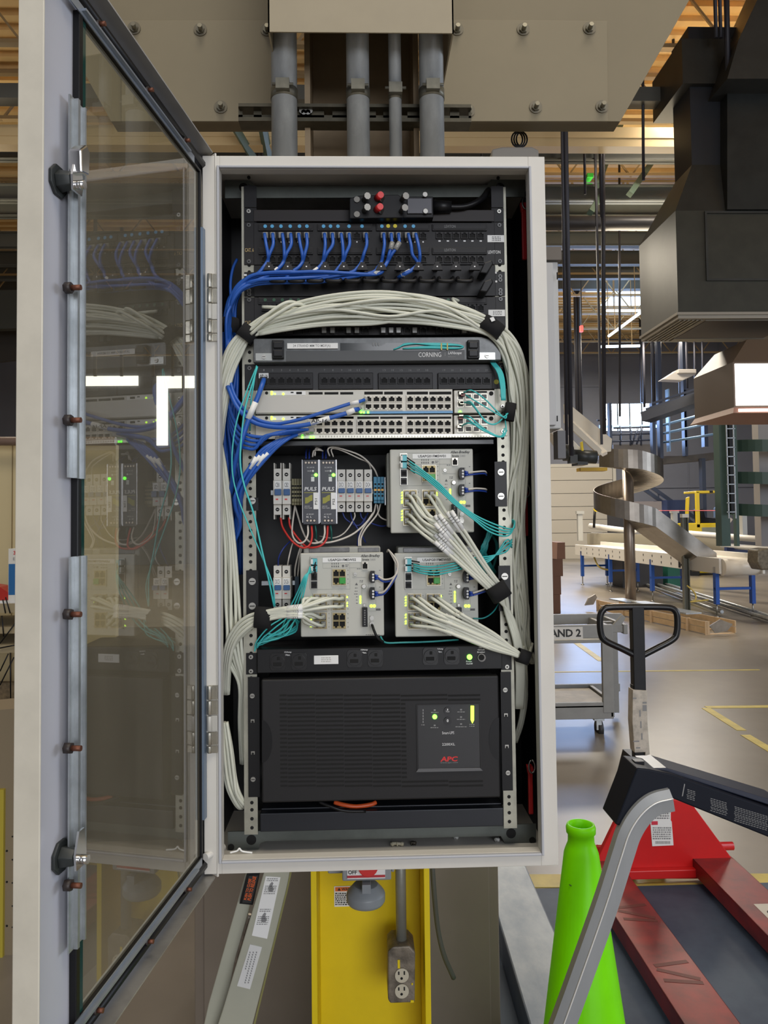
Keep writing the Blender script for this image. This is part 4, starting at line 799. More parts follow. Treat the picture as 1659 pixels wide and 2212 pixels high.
for i in range(4): cable('aqua_fibre_cable','aqua fibre crossing the top of the switch named USAPG01FMSW03','cable','aqua fibres of the switch USAPG01FMSW03',[(893,1219+i*4.5,.03),(915,1224+i*5,.018),(945,1223+i*6,.014),(980,1217+i*5.5,.012),(1020,1206+i*5,.02+i*.003),(1060,1201+i*3,.035),(1095,1190-i*8,.045),(1106,1165+i*6,.06)],RF*1.1,teal,6)
for i in range(4): cable('aqua_fibre_cable','aqua fibre dropping from the fibre plugs of the switch named USAPG01FMSW02','cable','aqua fibres of the switch USAPG01FMSW02',[(670+i,1224+i*4,.035),(664-i*2,1245,.02),(655-i*5,1285,.022+i*.005),(642-i*9,1330,.035+i*.004),(618-i*12,1362-i*3,.045),(582-i*9,1376+i*3,.05),(556-i*2,1392+i*5,.05)],RF*1.1,teal,6)
for i in range(6): 
    rr=random.Random(i); cable('aqua_fibre_cable','aqua fibre lying in loops above the left end of the power strip','cable','aqua fibres above the left end of the power strip',[(555,1400-i*2,.04),(570+i*6,1368+rr.random()*18,.05),(602+i*4,1345+rr.random()*30,.055),(622+i*3,1325+rr.random()*20,.07),(648-i*2,1340+i*5,.08),(620-i*7,1368+i*3,.085),(585-i*4,1378+rr.random()*16,.08)],RF,teal if i%2 else teald,6)
for i in range(14):
    rr=random.Random(i+50); cable('aqua_fibre_cable','aqua fibre in the dark coil between the switches and the right rail','cable','aqua fibres coiled behind the right rail',[(1062+rr.random()*8,1125,.15),(1052+rr.random()*14,1145+rr.random()*8,.11),(1040+rr.random()*14,1180,.10),(1030+i*2,1210,.11),(1045+i*2,1235+rr.random()*8,.12),(1066,1225,.13),(1070+rr.random()*6,1180,.14),(1060,1150,.15)],RF*1.2,teald,6)
tealc('dark aqua cable sagging across the top of the power strip',[(822,1375,.05),(833,1388,.04),(870,1388,.04),(930,1386,.045),(990,1382,.06)],RF*1.3,teald)
cable('black_cable','short black earth lead hanging from the switch named USAPG01FMSW02','cable',None,[(804,1350,.045),(808,1362,.035),(816,1378,.035),(828,1387,.04)],.0024,black)
tealc('aqua fibre curving right from the switch named USAPG01FMSW03',[(1022,1336,.05),(1045,1335,.05),(1065,1322,.06),(1080,1300,.08)],RF,teald)
# ---- DIN wires
wd=mat('wire_white',(.62,.58,.52),.4); wb=mat('wire_blue',(.02,.04,.22),.4); wg=mat('wire_green',(.01,.12,.10),.4)
def wire(label,pts,m,r=.0016,g=None): return cable('wire',label,'wire',g,pts,r,m,6)
wire('red wire from the left tall breaker to the PS1 power supply',[(606,1118,.10),(611,1140,.09),(630,1168,.07),(652,1183,.06),(668,1178,.06),(674,1160,.068),(673,1136,.075)],redw,.0020)
wire('red wire from the right tall breaker to the PS2 power supply',[(624,1118,.10),(628,1140,.095),(648,1168,.08),(665,1182,.07),(690,1180,.065),(705,1165,.068),(708,1136,.075)],redw,.0020)
for k,(x,l) in enumerate(((665,'white wire under the PS1 power supply'),(701,'white wire under the PS2 power supply'))): wire(l,[(x,1135,.075),(x,1155,.068),(x-8,1170,.066),(x-22-k*8,1172,.07),(x-34-k*12,1150,.09),(x-28-k*36,1092,.11)],wd,.0018)
for k,(x,l) in enumerate(((681,'dark green wire under the PS1 power supply'),(714,'dark green wire under the PS2 power supply'))): wire(l,[(x,1135,.075),(x+2,1150,.075),(x+2,1168,.09)],wg)
wire('white wire arching from the PS2 power supply to the teal-blue terminal blocks, upper one',[(712,985,.08),(708,972,.07),(716,966,.07),(740,970,.08),(780,985,.09),(806,1010,.10),(816,1030,.11)],wd)
wire('white wire arching from the PS2 power supply to the teal-blue terminal blocks, lower one',[(720,987,.08),(716,970,.075),(735,972,.085),(775,990,.095),(797,1002,.11),(803,1030,.12)],wd,.0013)
wire('white wire looping over the top of the PS1 power supply',[(675,987,.08),(678,974,.075),(690,972,.07),(697,974,.085),(683,968,.08),(680,985,.08)],wd)
for k,x in enumerate((661,668,697,704)): wire('dark blue wire entering the top of a power supply',[(x,990,.075),(x,978,.09),(x+2,965,.13)],wb,.0016,'dark blue wires over the power supplies')
wire('white wire curving under the row of four breakers, upper one',[(766,1107,.10),(765,1120,.10),(745,1150,.10),(720,1162,.10),(690,1158,.12)],wd,.0013)
wire('white wire curving under the row of four breakers, lower one',[(806,1108,.10),(790,1130,.09),(760,1155,.085),(720,1170,.08),(690,1172,.08),(680,1165,.09)],wd,.0018)
for k,pts in enumerate(([(740,1107,.11),(748,1122,.11),(775,1135,.11),(795,1108,.11)],[(757,1107,.11),(762,1125,.10),(778,1150,.10),(790,1172,.12)],[(778,1107,.11),(785,1122,.11),(820,1136,.12),(840,1134,.13)],[(793,1110,.11),(785,1130,.11),(775,1150,.11),(772,1180,.12)])): wire('dark blue wire below the row of four breakers',pts,wb,.0014,'dark blue wires below the four breakers')
for k,pts in enumerate(([(812,1088,.11),(806,1110,.10),(785,1140,.09),(776,1160,.09),(775,1180,.08)],[(822,1088,.11),(814,1112,.10),(790,1142,.09),(780,1162,.09),(779,1180,.08)])): wire('pale wire dropping from the teal-blue terminal blocks to the switch named USAPG01FMSW02, %s'%['left one','right one'][k],pts,wd,.0016)
wire('pale wire from the teal-blue terminal blocks to the switch named USAPG01FMSW01',[(815,1090,.11),(818,1112,.11),(830,1122,.11),(846,1124,.11)],wd,.0014)
for k,pts in enumerate(([(601,1222,.10),(602,1205,.09),(612,1185,.09),(628,1168,.11)],[(621,1222,.10),(624,1205,.09),(630,1180,.10),(636,1165,.12)])): wire('thin blue wire feeding the lower breakers, %s'%['left one','right one'][k],pts,wb if k==0 else wd,.0014)
for k,pts in enumerate(([(652,1175,.08),(645,1195,.09),(638,1225,.10),(637,1245,.11)],[(654,1178,.09),(648,1200,.10),(643,1245,.11)])): wire('pale wire between the red wires and the dark blue terminal block, %s'%['left one','right one'][k],pts,wd,.0016)
for (ox,oy,g) in ((843,970,1),(649,1194,2),(853,1194,3)):
    for k,c in enumerate((40,76)):
        t=thing('power_lead','blue and white lead in the %s power plug of the switch named USAPG01FMSW0%d'%(['upper','lower'][k],g),'lead',F(ox+161,oy+c+12,.045))
        b=MB(); b.tube([F(ox+160,oy+c+10,.045),F(ox+168,oy+c+11,.04)],.0034,8,cr=False,rb=.0022); b.tube([F(ox+160,oy+c+16,.045),F(ox+169,oy+c+15,.041)],.0034,8,cr=False,rb=.0022); b.build('blue_ferrule',mat('ferrule_blue',(.02,.06,.35),.4),t)
        b=MB()
        if g==1: p=[(ox+168,oy+c+11,.04),(ox+185,oy+c+9,.045),(ox+203,oy+c+8+k*2,.06),(ox+208,oy+c+12,.08)]
        elif g==2: p=[(ox+168,oy+c+11,.04),(ox+183,oy+c+18-k*12,.035),(ox+204,oy+c+10-k*35,.03),(ox+210,oy+c-18-k*25,.035),(ox+192,oy-4,.05),(ox+187,oy-2,.07)]
        else: p=[(ox+168,oy+c+11,.04),(ox+185,oy+c+9-k*3,.04),(ox+202,oy+c+8-k*8,.04),(ox+212,oy+c+6-k*8,.06)]
        b.tube([F(*q) for q in p],.0017,7); b.build('white_wire',wd,t)
        b=MB(); b.tube([F(q[0],q[1]+5,q[2]+.004) for q in p[:4]],.0016,7); b.build('blue_wire',MT['ferrule_blue'],t)
# ================================================ column, conduits, haunch
def solo(b,name,m,label,catg,group=None,bevel=0): return tag(b.build(name,m,bevel=bevel),label,catg,group)
brown=mat('column_brown',(.30,.22,.13),.6,var=.2)
beige=mat('beam_beige',(.20,.165,.10),.6,var=.08,scale=3)
beige2=mat('trunk_beige',(.34,.29,.20),.55,var=.06)
pipe=mat('conduit_grey',(.36,.38,.39),.42,.35,var=.35,scale=14,stretch=(1,1,.4))
yc=.31; xl,xr=F(672,2000,yc).x,F(929,2000,yc).x
t=thing('steel_column','wide-flange steel column painted bright yellow below the cabinet and brown above','column',((xl+xr)/2,yc+.12,0))
zs=1.15
b=MB(); tw=.012
b.box(xl,xl+tw,yc,yc+.26,0,zs); b.box(xr-tw,xr,yc,yc+.26,0,zs); b.box(xl+tw,xr-tw,yc+.12,yc+.13,0,zs); b.build('yellow_shaft',yellow,t,bevel=.001)
b=MB(); b.box(xl,xl+tw,yc+.0,yc+.26,zs,8); b.box(xr-tw,xr,yc,yc+.26,zs,8); b.box(xl+tw,xr-tw,yc+.12,yc+.13,zs,8); b.build('upper_shaft',brown,t)
# conduits
ypp=.30
for i,(xa,xb) in enumerate(((590,645),(750,799),(840,867),(905,957))):
    xm=(xa+xb)/2; p=F(xm,320,ypp-.02); r=(F(xb,320,ypp-.02).x-F(xa,320,ypp-.02).x)/2
    t=thing('conduit',['leftmost thick grey conduit rising from the cabinet top','second thick grey conduit from the left, rising behind the cabinet','thin grey conduit between two thick ones above the cabinet','rightmost thick grey conduit rising from the cabinet top'][i],'pipe',(p.x,.26,ZT-.1),'conduits above the cabinet')
    yy=.252
    b=MB(); b.cyl((p.x,yy,ZT),(p.x,yy,4.6),r,n=28); b.build('pipe',pipe,t)
    z=F(xm,228,ypp-.02).z; b=MB(); b.cyl((p.x,yy,z-.004),(p.x,yy,z+.018),r*1.05,n=28); b.box(p.x-.014,p.x+.014,yy-r*1.05-.012,yy-r*.9,z,z+.022); b.cyl((p.x-.022,yy-r-.006,z+.012),(p.x+.022,yy-r-.006,z+.012),.003,n=8); b.build('clamp',mat('clamp_steel',(.20,.19,.15),.4,.6,var=.3,scale=30),t)
t=thing('strut_channel','slotted dark steel strut channel that carries the conduits','channel',base(515,224,1018,262,.30,.33))
b=MB(); ys_=.302
b.pb(515,224,1018,231,ys_-.02,ys_+.02); b.pb(515,254,1018,262,ys_-.02,ys_+.02)
x=515
for (a,c) in ((515,524),(548,565),(592,700),(718,760),(775,812),(828,858),(880,955),(972,992),(1012,1018)): b.pb(a,230,c,255,ys_-.002,ys_+.003)
b.pb(515,231,1018,237,ys_-.002,ys_+.003); b.pb(515,249,1018,255,ys_-.002,ys_+.003)
b.build('channel',mat('strut_dark',(.085,.075,.05),.5,.5,var=.3,scale=30),t)
b=MB(); 
for k in range(5): b.disc(652+k*4.5,242+(k%2)*3,ys_-.004,.006,.006,0,7)
b.build('splice_nuts',screwm,t)
# trunk cover above
t=thing('trunk_cover','beige sheet metal cover enclosing the conduits at the top edge of the view','cover',(F(780,60,.17).x,.3,2.4))
xa,xb=F(579,60,.17).x,F(980,60,.17).x; zt=F(780,70,.17).z
b=MB(); b.box(xa,xb,.17,.173,zt,3.6); b.box(xa,xa+.003,.17,.45,zt,3.6); b.box(xb-.003,xb,.17,.45,zt,3.6); b.build('cover_shell',beige2,t)
# bolted haunch plates either side
yh=.46
for s,poly,lbl,bl in ((0,[(600,262),(600,-420),(-130,-420),(90,-10),(240,262)],'large beige bolted steel plate left of the conduits, partly behind the door',[(290,62),(433,65),(577,65),(334,232),(477,232)]),(1,[(948,262),(1340,262),(1490,-2),(1640,-270),(1720,-420),(948,-420)],'large beige bolted steel plate right of the conduits with a slanted outer edge',[(987,64),(1130,64),(1273,62),(1012,240),(1157,232),(1300,231)])):
    t=thing('bolted_plate',lbl,'steel plate',F(poly[0][0],262,yh),'beige plates beside the column')
    b=MB(); b.pp(poly,yh,yh+.05); b.build('haunch',beige,t)
    b=MB(); pl=[(600,262),(600,44),(262,44),(262,262)] if s==0 else [(948,262),(1314,262),(1312,45),(948,42)]; b.pp(pl,yh-.010,yh); b.build('cover_plate',mat('plate_beige',(.22,.183,.113),.6,var=.08,scale=3),t,bevel=.001)
    for (x,y) in bl:
        b=MB(); b.disc(x,y,yh-.010,.0155,.003,0,22); b.disc(x,y,yh-.013,.010,.006,1,6); p=F(x+1,y,yh-.018); b.cyl(p,p+Vector((0,-.016,.002)),.0055,n=10,m=1); b.build('bolt',[mat('washer_dull',(.16,.14,.10),.5,.5),mat('bolt_dull',(.20,.185,.14),.35,.7)],t)
# ---- things under the cabinet
yq=.24
t=thing('disconnect_switch','grey safety switch with OFF lettering hanging just below the cabinet on the yellow column','switch',base(740,1873,848,1935,yq,.4))
b=MB(); b.pb(739,1840,845,1903,yq,yq+.12); b.pb(708,1868,740,1888,yq+.04,yq+.1); b.pb(845,1868,852,1885,yq+.02,yq+.08); b.build('switch_box',mat('switch_grey',(.26,.27,.28),.5),t,bevel=.005,seg=3)
b=MB(); b.pb(750,1862,832,1898,yq-.002,yq); b.pb(750,1891,832,1896,yq-.003,yq-.002,1); lab(b.build('front_label',[labelw,mat('ink_dark_red',(.45,.03,.04),.5)],t),'white label with a red stripe')
txt('OFF',752,1880,771,1889,yq-.0035,ink,t,.02); b=MB(); b.disc(795,1868,yq-.003,.020,.012,0,24); b.build('rotary_knob',redp,t,bevel=.002)
b=MB(); c=F(790,1922,yq+.06); b.lathe([(.0,-.012),(.036,-.012),(.04,-.006),(.04,.008),(.036,.014),(.025,.026),(.0,.026)],(c.x,c.y-.03,c.z),28); b.pb(782,1912,801,1932,yq-.012,yq+.03); b.build('socket_cap',mat('cap_grey',(.23,.25,.27),.4),t,bevel=.001)
t=thing('warning_sticker','orange and white warning sticker on the yellow column','sticker',base(722,1915,780,1958,yc+.118))
b=MB(); y_=yc+.119; b.pb(722,1914,780,1958,y_-.001,y_); b.pb(724,1916,778,1925,y_-.0014,y_-.001,1); b.build('sticker_sheet',[labelw,mat('warning_orange',(.75,.16,.02),.5)],t)
b=MB(); lines(b,724,1928,777,1956,y_-.0014,7,0,2); b.pp([(729,1924),(732.5,1917.5),(736,1924)],y_-.0018,y_-.0013); b.build('small_print',ink,t); txt('WARNING',738,1917.5,776,1923.5,y_-.0018,ink,t,.03)
t=thing('outlet_box','worn grey metal outlet box with two ivory receptacles on a pipe down the yellow column','outlet',base(838,2048,897,2167,.30,.38))
b=MB(); c=F(866,1950,.33); zb=F(866,2055,.33).z; b.cyl((c.x,.33,zb),(c.x,.33,ZB-.005),.0115,n=16); b.cyl((c.x,.33,zb-.014),(c.x,.33,zb+.010),.018,n=16); b.build('conduit_pipe',mat('pipe_light',(.30,.30,.26),.4,.4,var=.2),t)
b=MB(); b.pp([(848,2046),(884,2044),(897,2058),(896,2166),(843,2168),(838,2160),(838,2056)],.30,.37); b.build('box_body',mat('worn_cast_metal',(.26,.22,.17),.55,.4,var=.6,scale=28,bump=.3),t,bevel=.003)
for yy in (2106,2140):
    b=MB(); b.disc(868,yy,.30,.0145,.003,0,24); b.pb(860,yy-7,863,yy,.2965,.298,1); b.pb(872,yy-8,875,yy,.2965,.298,1); b.disc(867.5,yy+7.5,.2972,.0028,.0005,1,10); lab(b.build('receptacle',[mat('ivory',(.55,.50,.38),.4),hole],t),'round ivory receptacle')
b=MB(); b.pb(859,2074,864,2092,.2985,.30); b.pb(889,2124,892,2128,.2985,.30); b.pb(887,2161,894,2166,.2985,.30); b.build('paint_mark',yellow,t)
b=MB(); cable('hanging_cable','dark grey cable hanging beside the yellow column','cable',None,[(934,1872,.45),(938,1930,.45),(945,2000,.46),(958,2060,.47),(980,2112,.5)],.006,mat('cable_grey',(.07,.07,.06),.6),8)
# brown cabinet behind
yb=1.0; x0,x1=F(420,2000,yb).x,F(1078,2000,yb).x; zb=.02
t=thing('storage_cabinet','taupe steel storage cabinet standing behind the yellow column','cabinet',((x0+x1)/2,yb+.25,0)); tp=mat('taupe_steel',(.20,.165,.13),.45,var=.06)
b=MB(); b.box(x0,x1,yb,yb+.5,.06,1.15); b.build('cabinet_shell',tp,t,bevel=.003)
b=MB(); b.box(x0+.03,(x0+x1)/2-.003,yb-.012,yb,.08,1.13); b.box((x0+x1)/2+.003,x1-.03,yb-.012,yb,.08,1.13); b.build('cabinet_door_panel',tp,t,bevel=.002)
b=MB(); b.box(x0,x1,yb-.01,yb+.5,0,.06); b.build('plinth',mat('plinth_dark',(.03,.028,.026),.6),t)
# ---- left fibreglass ladder (leaning, folded)
yl_=.16; fg=mat('fibreglass_grey',(.40,.40,.32),.45,var=.06)
t=thing('folded_ladder','grey-green fibreglass ladder leaning folded under the left side of the cabinet','ladder',F(500,2212,yl_)-Vector((0,-.05,.1)))
b=MB(); b.pp([(570,1884),(628,1872),(620,1920),(541,2230),(540,2260),(455,2260),(480,2185)],yl_,yl_+.025); b.build('wide_rail',fg,t,bevel=.002)
b=MB(); b.pp([(619,1920),(627,1884),(630,1885),(622,1922),(545,2240),(541,2240)],yl_-.002,yl_); b.build('rail_edge',mat('rail_edge_olive',(.22,.21,.07),.5),t)
b=MB(); b.pp([(530,1888),(562,1882),(540,1955),(468,2260),(430,2260),(450,2170)],yl_+.03,yl_+.055); b.build('narrow_rail',fg,t,bevel=.002)
b=MB(); b.pp([(533,1888),(562,1882),(546,1955),(517,1952)],yl_+.018,yl_+.03); b.build('spreader_cap',black,t)
b=MB(); b.pp([(538,1892),(558,1891),(543,1951),(523,1950)],yl_+.0165,yl_+.018); s=lab(b.build('instruction_sticker',mat('sticker_black',(.02,.02,.02),.5),t),'black sticker with orange letters')
rt=math.radians; oi=mat('ink_orange',(.80,.13,.02),.5)
def slant(s,px,py,w,h,y,m,parent,ang):
    o=txt(s,px-w/2,py-h/2,px+w/2,py+h/2,y,m,parent,.02); L=wl(parent); c=F(px,py,y)-L
    R_=Matrix.Rotation(rt(ang),4,'Y')
    for v in o.data.vertices: v.co=R_@(v.co-c)+c
    return o
slant('PUSH TO RELEASE',544,1919,52,8,yl_+.016,oi,s,-76); slant('PUSH TO CLOSE',535,1921,46,6,yl_+.016,oi,s,-76)
b=MB(); b.pp([(574,1893),(606,1895),(577,2028),(544,2021)],yl_-.001,yl_); s=b.build('instruction_sticker',labelw,t)
b=MB()
for k in range(9):
    for j in range(2):
        if 2<=k<=3 and 1: continue
        yy=1897+ k*4.0 + j*66; sh=(yy-1893)*.235; lines(b,578-sh,yy,602-sh,yy+3,yl_-.0014,1,0,k+j*9)
for yy in (1912,1978):
    sh=(yy-1893)*.235; c=590-sh; b.pp([(c-5,yy+14),(c-6,yy+6),(c-2,yy-3),(c+2,yy-7),(c+5,yy-4),(c+3,yy+2),(c+6,yy+8),(c+3,yy+15)],yl_-.0014,yl_-.001)
b.build('sticker_print',inkg,s)
b=MB(); b.pp([(540,2040),(566,2046),(540,2137),(512,2130)],yl_-.001,yl_); s=b.build('name_sticker',mat('sticker_pale',(.66,.66,.64),.5),t)
for k,(w,tx) in enumerate(((70,'LANDER'),(34,'2007'),)): pass
b=MB()
for k in range(3): 
    for j in range(14): yy=2056+j*5; sh=(yy-2040)*.27; b.pb(557-sh-k*7,yy,559.5-sh-k*7,yy+3.2,yl_-.0014,yl_-.001) if (k<2 or j<8) else None
b.build('sticker_print',inkg,s)
b=MB(); b.tube([F(x,y,yl_+.027) for x,y in ((540,1975),(524,2030),(510,2080),(500,2130),(486,2180),(478,2220))],.004,8); b.build('spreader_bar',mat('worn_steel',(.35,.30,.25),.35,.7,var=.4,scale=50),t)
# ================================================ right foreground
yl2=.25
alu=mat('brushed_aluminium',(.40,.42,.44),.38,.35,var=.12,scale=10,stretch=(1,1,.2))
t=thing('step_ladder','step ladder with a bent silver hand rail and black top, lower right corner','ladder',F(1330,2300,yl2)-Vector((0,0,.1)))
P=cat([F(x,y,yl2) for x,y in ((1203,2260),(1250,2130),(1310,1960),(1345,1850),(1362,1800),(1386,1762),(1415,1738),(1452,1728))],8)
b=MB(); vs=[]; w=.023; d=.024; n=len(P)
for i in range(n):
    tt=(P[min(i+1,n-1)]-P[max(i-1,0)]).normalized(); q=Vector((tt.z,0,-tt.x))
    vs+=[P[i]-q*w*.95+Vector((0,.002,0)),P[i]-q*w*.25+Vector((0,-.008,0)),P[i]+q*w+Vector((0,-.002,0)),P[i]+q*w+Vector((0,d,0)),P[i]-q*w*.95+Vector((0,d,0))]
b._a(vs,[(5*i+j,5*i+(j+1)%5,5*i+5+(j+1)%5,5*i+5+j) for i in range(n-1) for j in range(5)]+[(4,3,2,1,0),tuple(5*n-5+j for j in range(5))],0,False)
lab(b.build('hand_rail',alu,t),'bent silver flat-section rail')
b=MB(); b.tube([Vector(vs[5*i+1])+Vector((0,-.0005,0)) for i in range(n)],.0016,6,cr=False); lab(b.build('rail_highlight',mat('ridge_highlight',(.80,.80,.78),.3,.3),t),'white highlight drawn along the ridge of the rail')  # white bead painting the highlight onto the rail's ridge
b=MB(); bn=mat('cap_navy_black',(.005,.007,.014),.45,spec=.18)
b.pp([(1376,1659),(1402,1662),(1450,1672),(1700,1760),(1700,1825),(1450,1724),(1415,1738),(1382,1765),(1362,1792),(1329,1781)],yl2+.012,yl2+.10); b.build('top_cap',bn,t,bevel=.003)
b=MB(); b.pp([(1402,1660),(1440,1668),(1700,1752),(1700,1738),(1440,1659)],yl2+.03,yl2+.12); b.build('tray_rim',mat('cap_edge',(.02,.025,.045),.3),t,bevel=.002)
b=MB(); b.pb(1372,1645,1392,1662,yl2+.05,yl2+.07); b.build('hinge_lug',black,t)
b=MB(); yy=yl2+.0117
for (x,y,w_,n_,sh) in ((1483,1705,18,6,0),(1534,1724,38,8,.10),(1585,1742,75,9,.2)):
    rr=random.Random(x)
    for k in range(n_):
        x0=x+rr.random()*3
        y0=y+k*3.7+sh*0
        for j in range(int(w_/6)): b.pp([(x0+j*6,y0+j*6*.30),(x0+j*6+4.6,y0+(j*6+4.6)*.30),(x0+j*6+4.6,y0+(j*6+4.6)*.30+1.2),(x0+j*6,y0+j*6*.30+1.2)],yy,yy+.0004)
b.pp([(1478,1693),(1480,1694),(1475,1720),(1473,1720)],yy,yy+.0004)
b.build('printed_text',inkg,t)
# green cone
YK=.45
c=F(1247,1780,YK); cx_=c.x; green=mat('lime_cone',(.22,.86,.0),.38,var=.0)
gm=mat('lime_cone_b',(.22,.88,.0),.42,spec=.25,col2=(.19,.74,.0),scale=3)
zt=c.z
t=thing('traffic_cone','bright lime green traffic cone with an open top, scuffed','cone',(cx_+.012,YK,0))
b=MB(); b.lathe([(.150,.03),(.140,.07),(.0395,zt-.065),(.034,zt-.050),(.0305,zt-.042),(.0295,zt-.024),(.0335,zt-.019),(.034,zt-.007),(.031,zt),(.0265,zt),(.0255,zt-.02),(.028,zt-.08),(.12,.1)],(cx_+.008,YK,0),40); b.build('cone_body',gm,t)
b=MB(); b.box(cx_-.17,cx_+.19,YK-.18,YK+.18,.0,.03); b.build('cone_base',green,t,bevel=.01)
b=MB()
for (x,y,w_) in ((1238,1882,4),(1215,1990,7),(1210,2010,5),(1232,1975,5),(1243,1930,4),(1290,2050,3)):
    p=F(x,y,YK-.07); zz=p.z; r=.140-(zz-.07)/(zt-.135)*.1005+.0003; dx=p.x-cx_-.008; yy=-math.sqrt(max(r*r-dx*dx,0)) if abs(dx)<r else 0
    if abs(dx)>r*.75: continue
    for k in range(3): q=Vector((p.x+k*.003,YK+yy-.0002,zz-k*.002)); b.tube([q+Vector((-.004,0,.002)),q+Vector((.004,.0,-.001))],.0012,5,cr=False)
b.build('scuff_mark',mat('scuff',(.05,.16,.01),.7),t)
# pallet jack
yj=2.02; red=mat('jack_red',(.62,.012,.012),.35,var=.08); redd=mat('fork_red_worn',(.27,.022,.022),.4,col2=(.13,.018,.022),scale=7)
XC=1.22
t=thing('pallet_jack','red pallet jack with a black loop handle and worn forks pointing at the viewer','pallet jack',(XC,yj,0))
b=MB(); pts=[(1380,1420),(1345,1402),(1308,1384),(1298,1368),(1296,1335),(1303,1318),(1318,1312),(1380,1311),(1440,1312),(1457,1318),(1463,1333),(1462,1366),(1452,1382),(1415,1402),(1380,1420)]
b.tube([F(x,y,yj) for x,y in pts],.0145,10,sub=5); b.build('loop_handle',mat('rubber_black',(.008,.008,.009),.3),t)
b=MB(); b.pb(1368,1311,1394,1500,yj-.015,yj+.03); b.pb(1370,1480,1396,1690,yj-.01,yj+.03); b.build('handle_shaft',blackm,t,bevel=.003)
b=MB(); b.pp([(1367,1490),(1398,1492),(1399,1560),(1404,1630),(1394,1632),(1394,1625),(1371,1626),(1366,1560)],yj-.022,yj+.035,0); 
b.build('paper_wrap',mat('wrap_white',(.58,.52,.44),.35,var=.35,scale=25),t,bevel=.002)
b=MB()
for (x0,y0,x1,y1) in ((1381,1534,1384,1548),(1383,1558,1386,1573),(1385,1584,1388,1598),(1368,1600,1381,1603),(1374,1614,1383,1617),(1388,1516,1397,1520),(1388,1523,1397,1536),(1367,1507,1375,1510)): b.pb(x0,y0,x1,y1,yj-.0226,yj-.022)
b.build('wrap_print',inkg,t)
b=MB(); b.pp([(1392,1716),(1493,1734),(1597,1876),(1585,1885),(1575,1899),(1300,1899),(1283,1883),(1283,1872),(1345,1745)],yj,yj+.03); b.build('front_plate',red,t,bevel=.004)
b=MB(); b.pb(1300,1880,1580,1899,yj-.03,yj); b.build('cross_member',red,t,bevel=.004)
b=MB(); p=F(1430,1831,yj+.08); b.cyl((p.x-.33,yj+.08,p.z),(p.x+.32,yj+.08,p.z),.018,n=16); b.build('axle',red,t)
b=MB(); b.pp([(1300,1838),(1340,1870),(1345,1885),(1285,1885)],yj+.05,yj+.12); b.build('side_gusset',redd,t)
b=MB(); b.cyl((XC-.09,yj+.16,.1),(XC-.04,yj+.16,.1),.1,n=24); b.cyl((XC+.04,yj+.16,.1),(XC+.09,yj+.16,.1),.1,n=24); b.build('steering_wheel',mat('wheel_rubber',(.02,.02,.02),.6),t)
b=MB(); b.cyl((XC,yj+.16,.2),(XC,yj+.16,.48),.05,n=20); b.pp([(1370,1640),(1398,1640),(1425,1740),(1345,1740)],yj+.05,yj+.2); b.build('pump_housing',blackm,t)
ztf=.10
for (xa,xb,i) in ((.905,1.072,0),(1.400,1.578,1)):
    b=MB(); y0,y1=.74,yj+.02; h0,h1=.815,.91; w=.03
    b.box(xa,xb,h1,y1,ztf-.006,ztf); b.box(xa,xa+w,y0,h1,ztf-.006,ztf); b.box(xb-w,xb,y0,h1,ztf-.006,ztf); b.box(xa+w,xb-w,y0,h0,ztf-.006,ztf)
    b.box(xa,xa+.006,y0,y1,ztf-.065,ztf); b.box(xb-.006,xb,y0,y1,ztf-.065,ztf); b.box(xa,xb,y0,y0+.006,ztf-.065,ztf); f=b.build('fork',redd,t,bevel=.003)
    b=MB(); b.cyl((xa+.04,(h0+h1)/2,.035),(xb-.04,(h0+h1)/2,.035),.03,n=18); lab(b.build('load_roller',mat('roller_brown',(.12,.07,.05),.5),f),'small roller in the fork opening')
for (yy,dx) in ((1.55,.0),(1.33,0)):
    pass
b=MB()
def mark(L): 
    p,q=[Vector((x,y,ztf+.0002)) for x,y in L]; d_=(q-p).normalized(); s_=Vector((-d_.y,d_.x,0))*.009; b.prism([p+s_,q+s_,q-s_,p-s_],(0,0,.0005))
for o_ in (1.62,1.24):
    mark([(.93,o_),(1.05,o_+.02)]); mark([(.93,o_-.02),(1.05,o_-.08)]); mark([(.93,o_-.08),(1.05,o_-.10)])
b.build('painted_mark',mat('mark_dark',(.11,.018,.016),.5),t)
b=MB(); b.box(1.462,1.572,1.42,1.62,ztf,ztf+.001); s=b.build('number_label',mat('label_dirty',(.55,.52,.47),.5),t)
def flat(s_,x,y,h,z,m,parent,rot):
    c=bpy.data.curves.new('t','FONT'); c.body=s_; c.size=h; c.offset=.003; c.align_x='CENTER'; c.align_y='CENTER'; o=bpy.data.objects.new('t',c); me=bpy.data.meshes.new_from_object(o); bpy.data.objects.remove(o)
    R_=Matrix.Rotation(rt(rot),4,'Z'); L=wl(parent)
    for v in me.vertices: v.co=R_@v.co+Vector((x,y,z))-L
    me.materials.clear(); me.materials.append(m); o=bpy.data.objects.new('lettering',me); COL.objects.link(o); o.parent=parent; return o
flat('8-2',1.517,1.52,.085,ztf+.0013,ink,s,90)
t2=thing('paper_tag','white paper tag with a bar code on the red front of the pallet jack','tag',base(1402,1740,1450,1828,yj-.002))
b=MB(); b.pp([(1404,1741),(1449,1741),(1449,1772),(1451,1775),(1455,1826),(1409,1828),(1405,1776),(1400,1770)],yj-.003,yj-.001); b.pb(1407,1774,1421,1782,yj-.0036,yj-.003,1); b.build('tag_sheet',[labelw,mat('tag_red',(.6,.03,.06),.5)],t2)
b=MB(); lines(b,1408,1745,1446,1770,yj-.0036,5,0,3); lines(b,1410,1786,1450,1814,yj-.0036,6,0,9)
for k in range(13): b.pb(1416+k*2.5,1817,1417.4+k*2.5,1823,yj-.0036,yj-.003)
b.build('tag_print',inkg,t2)
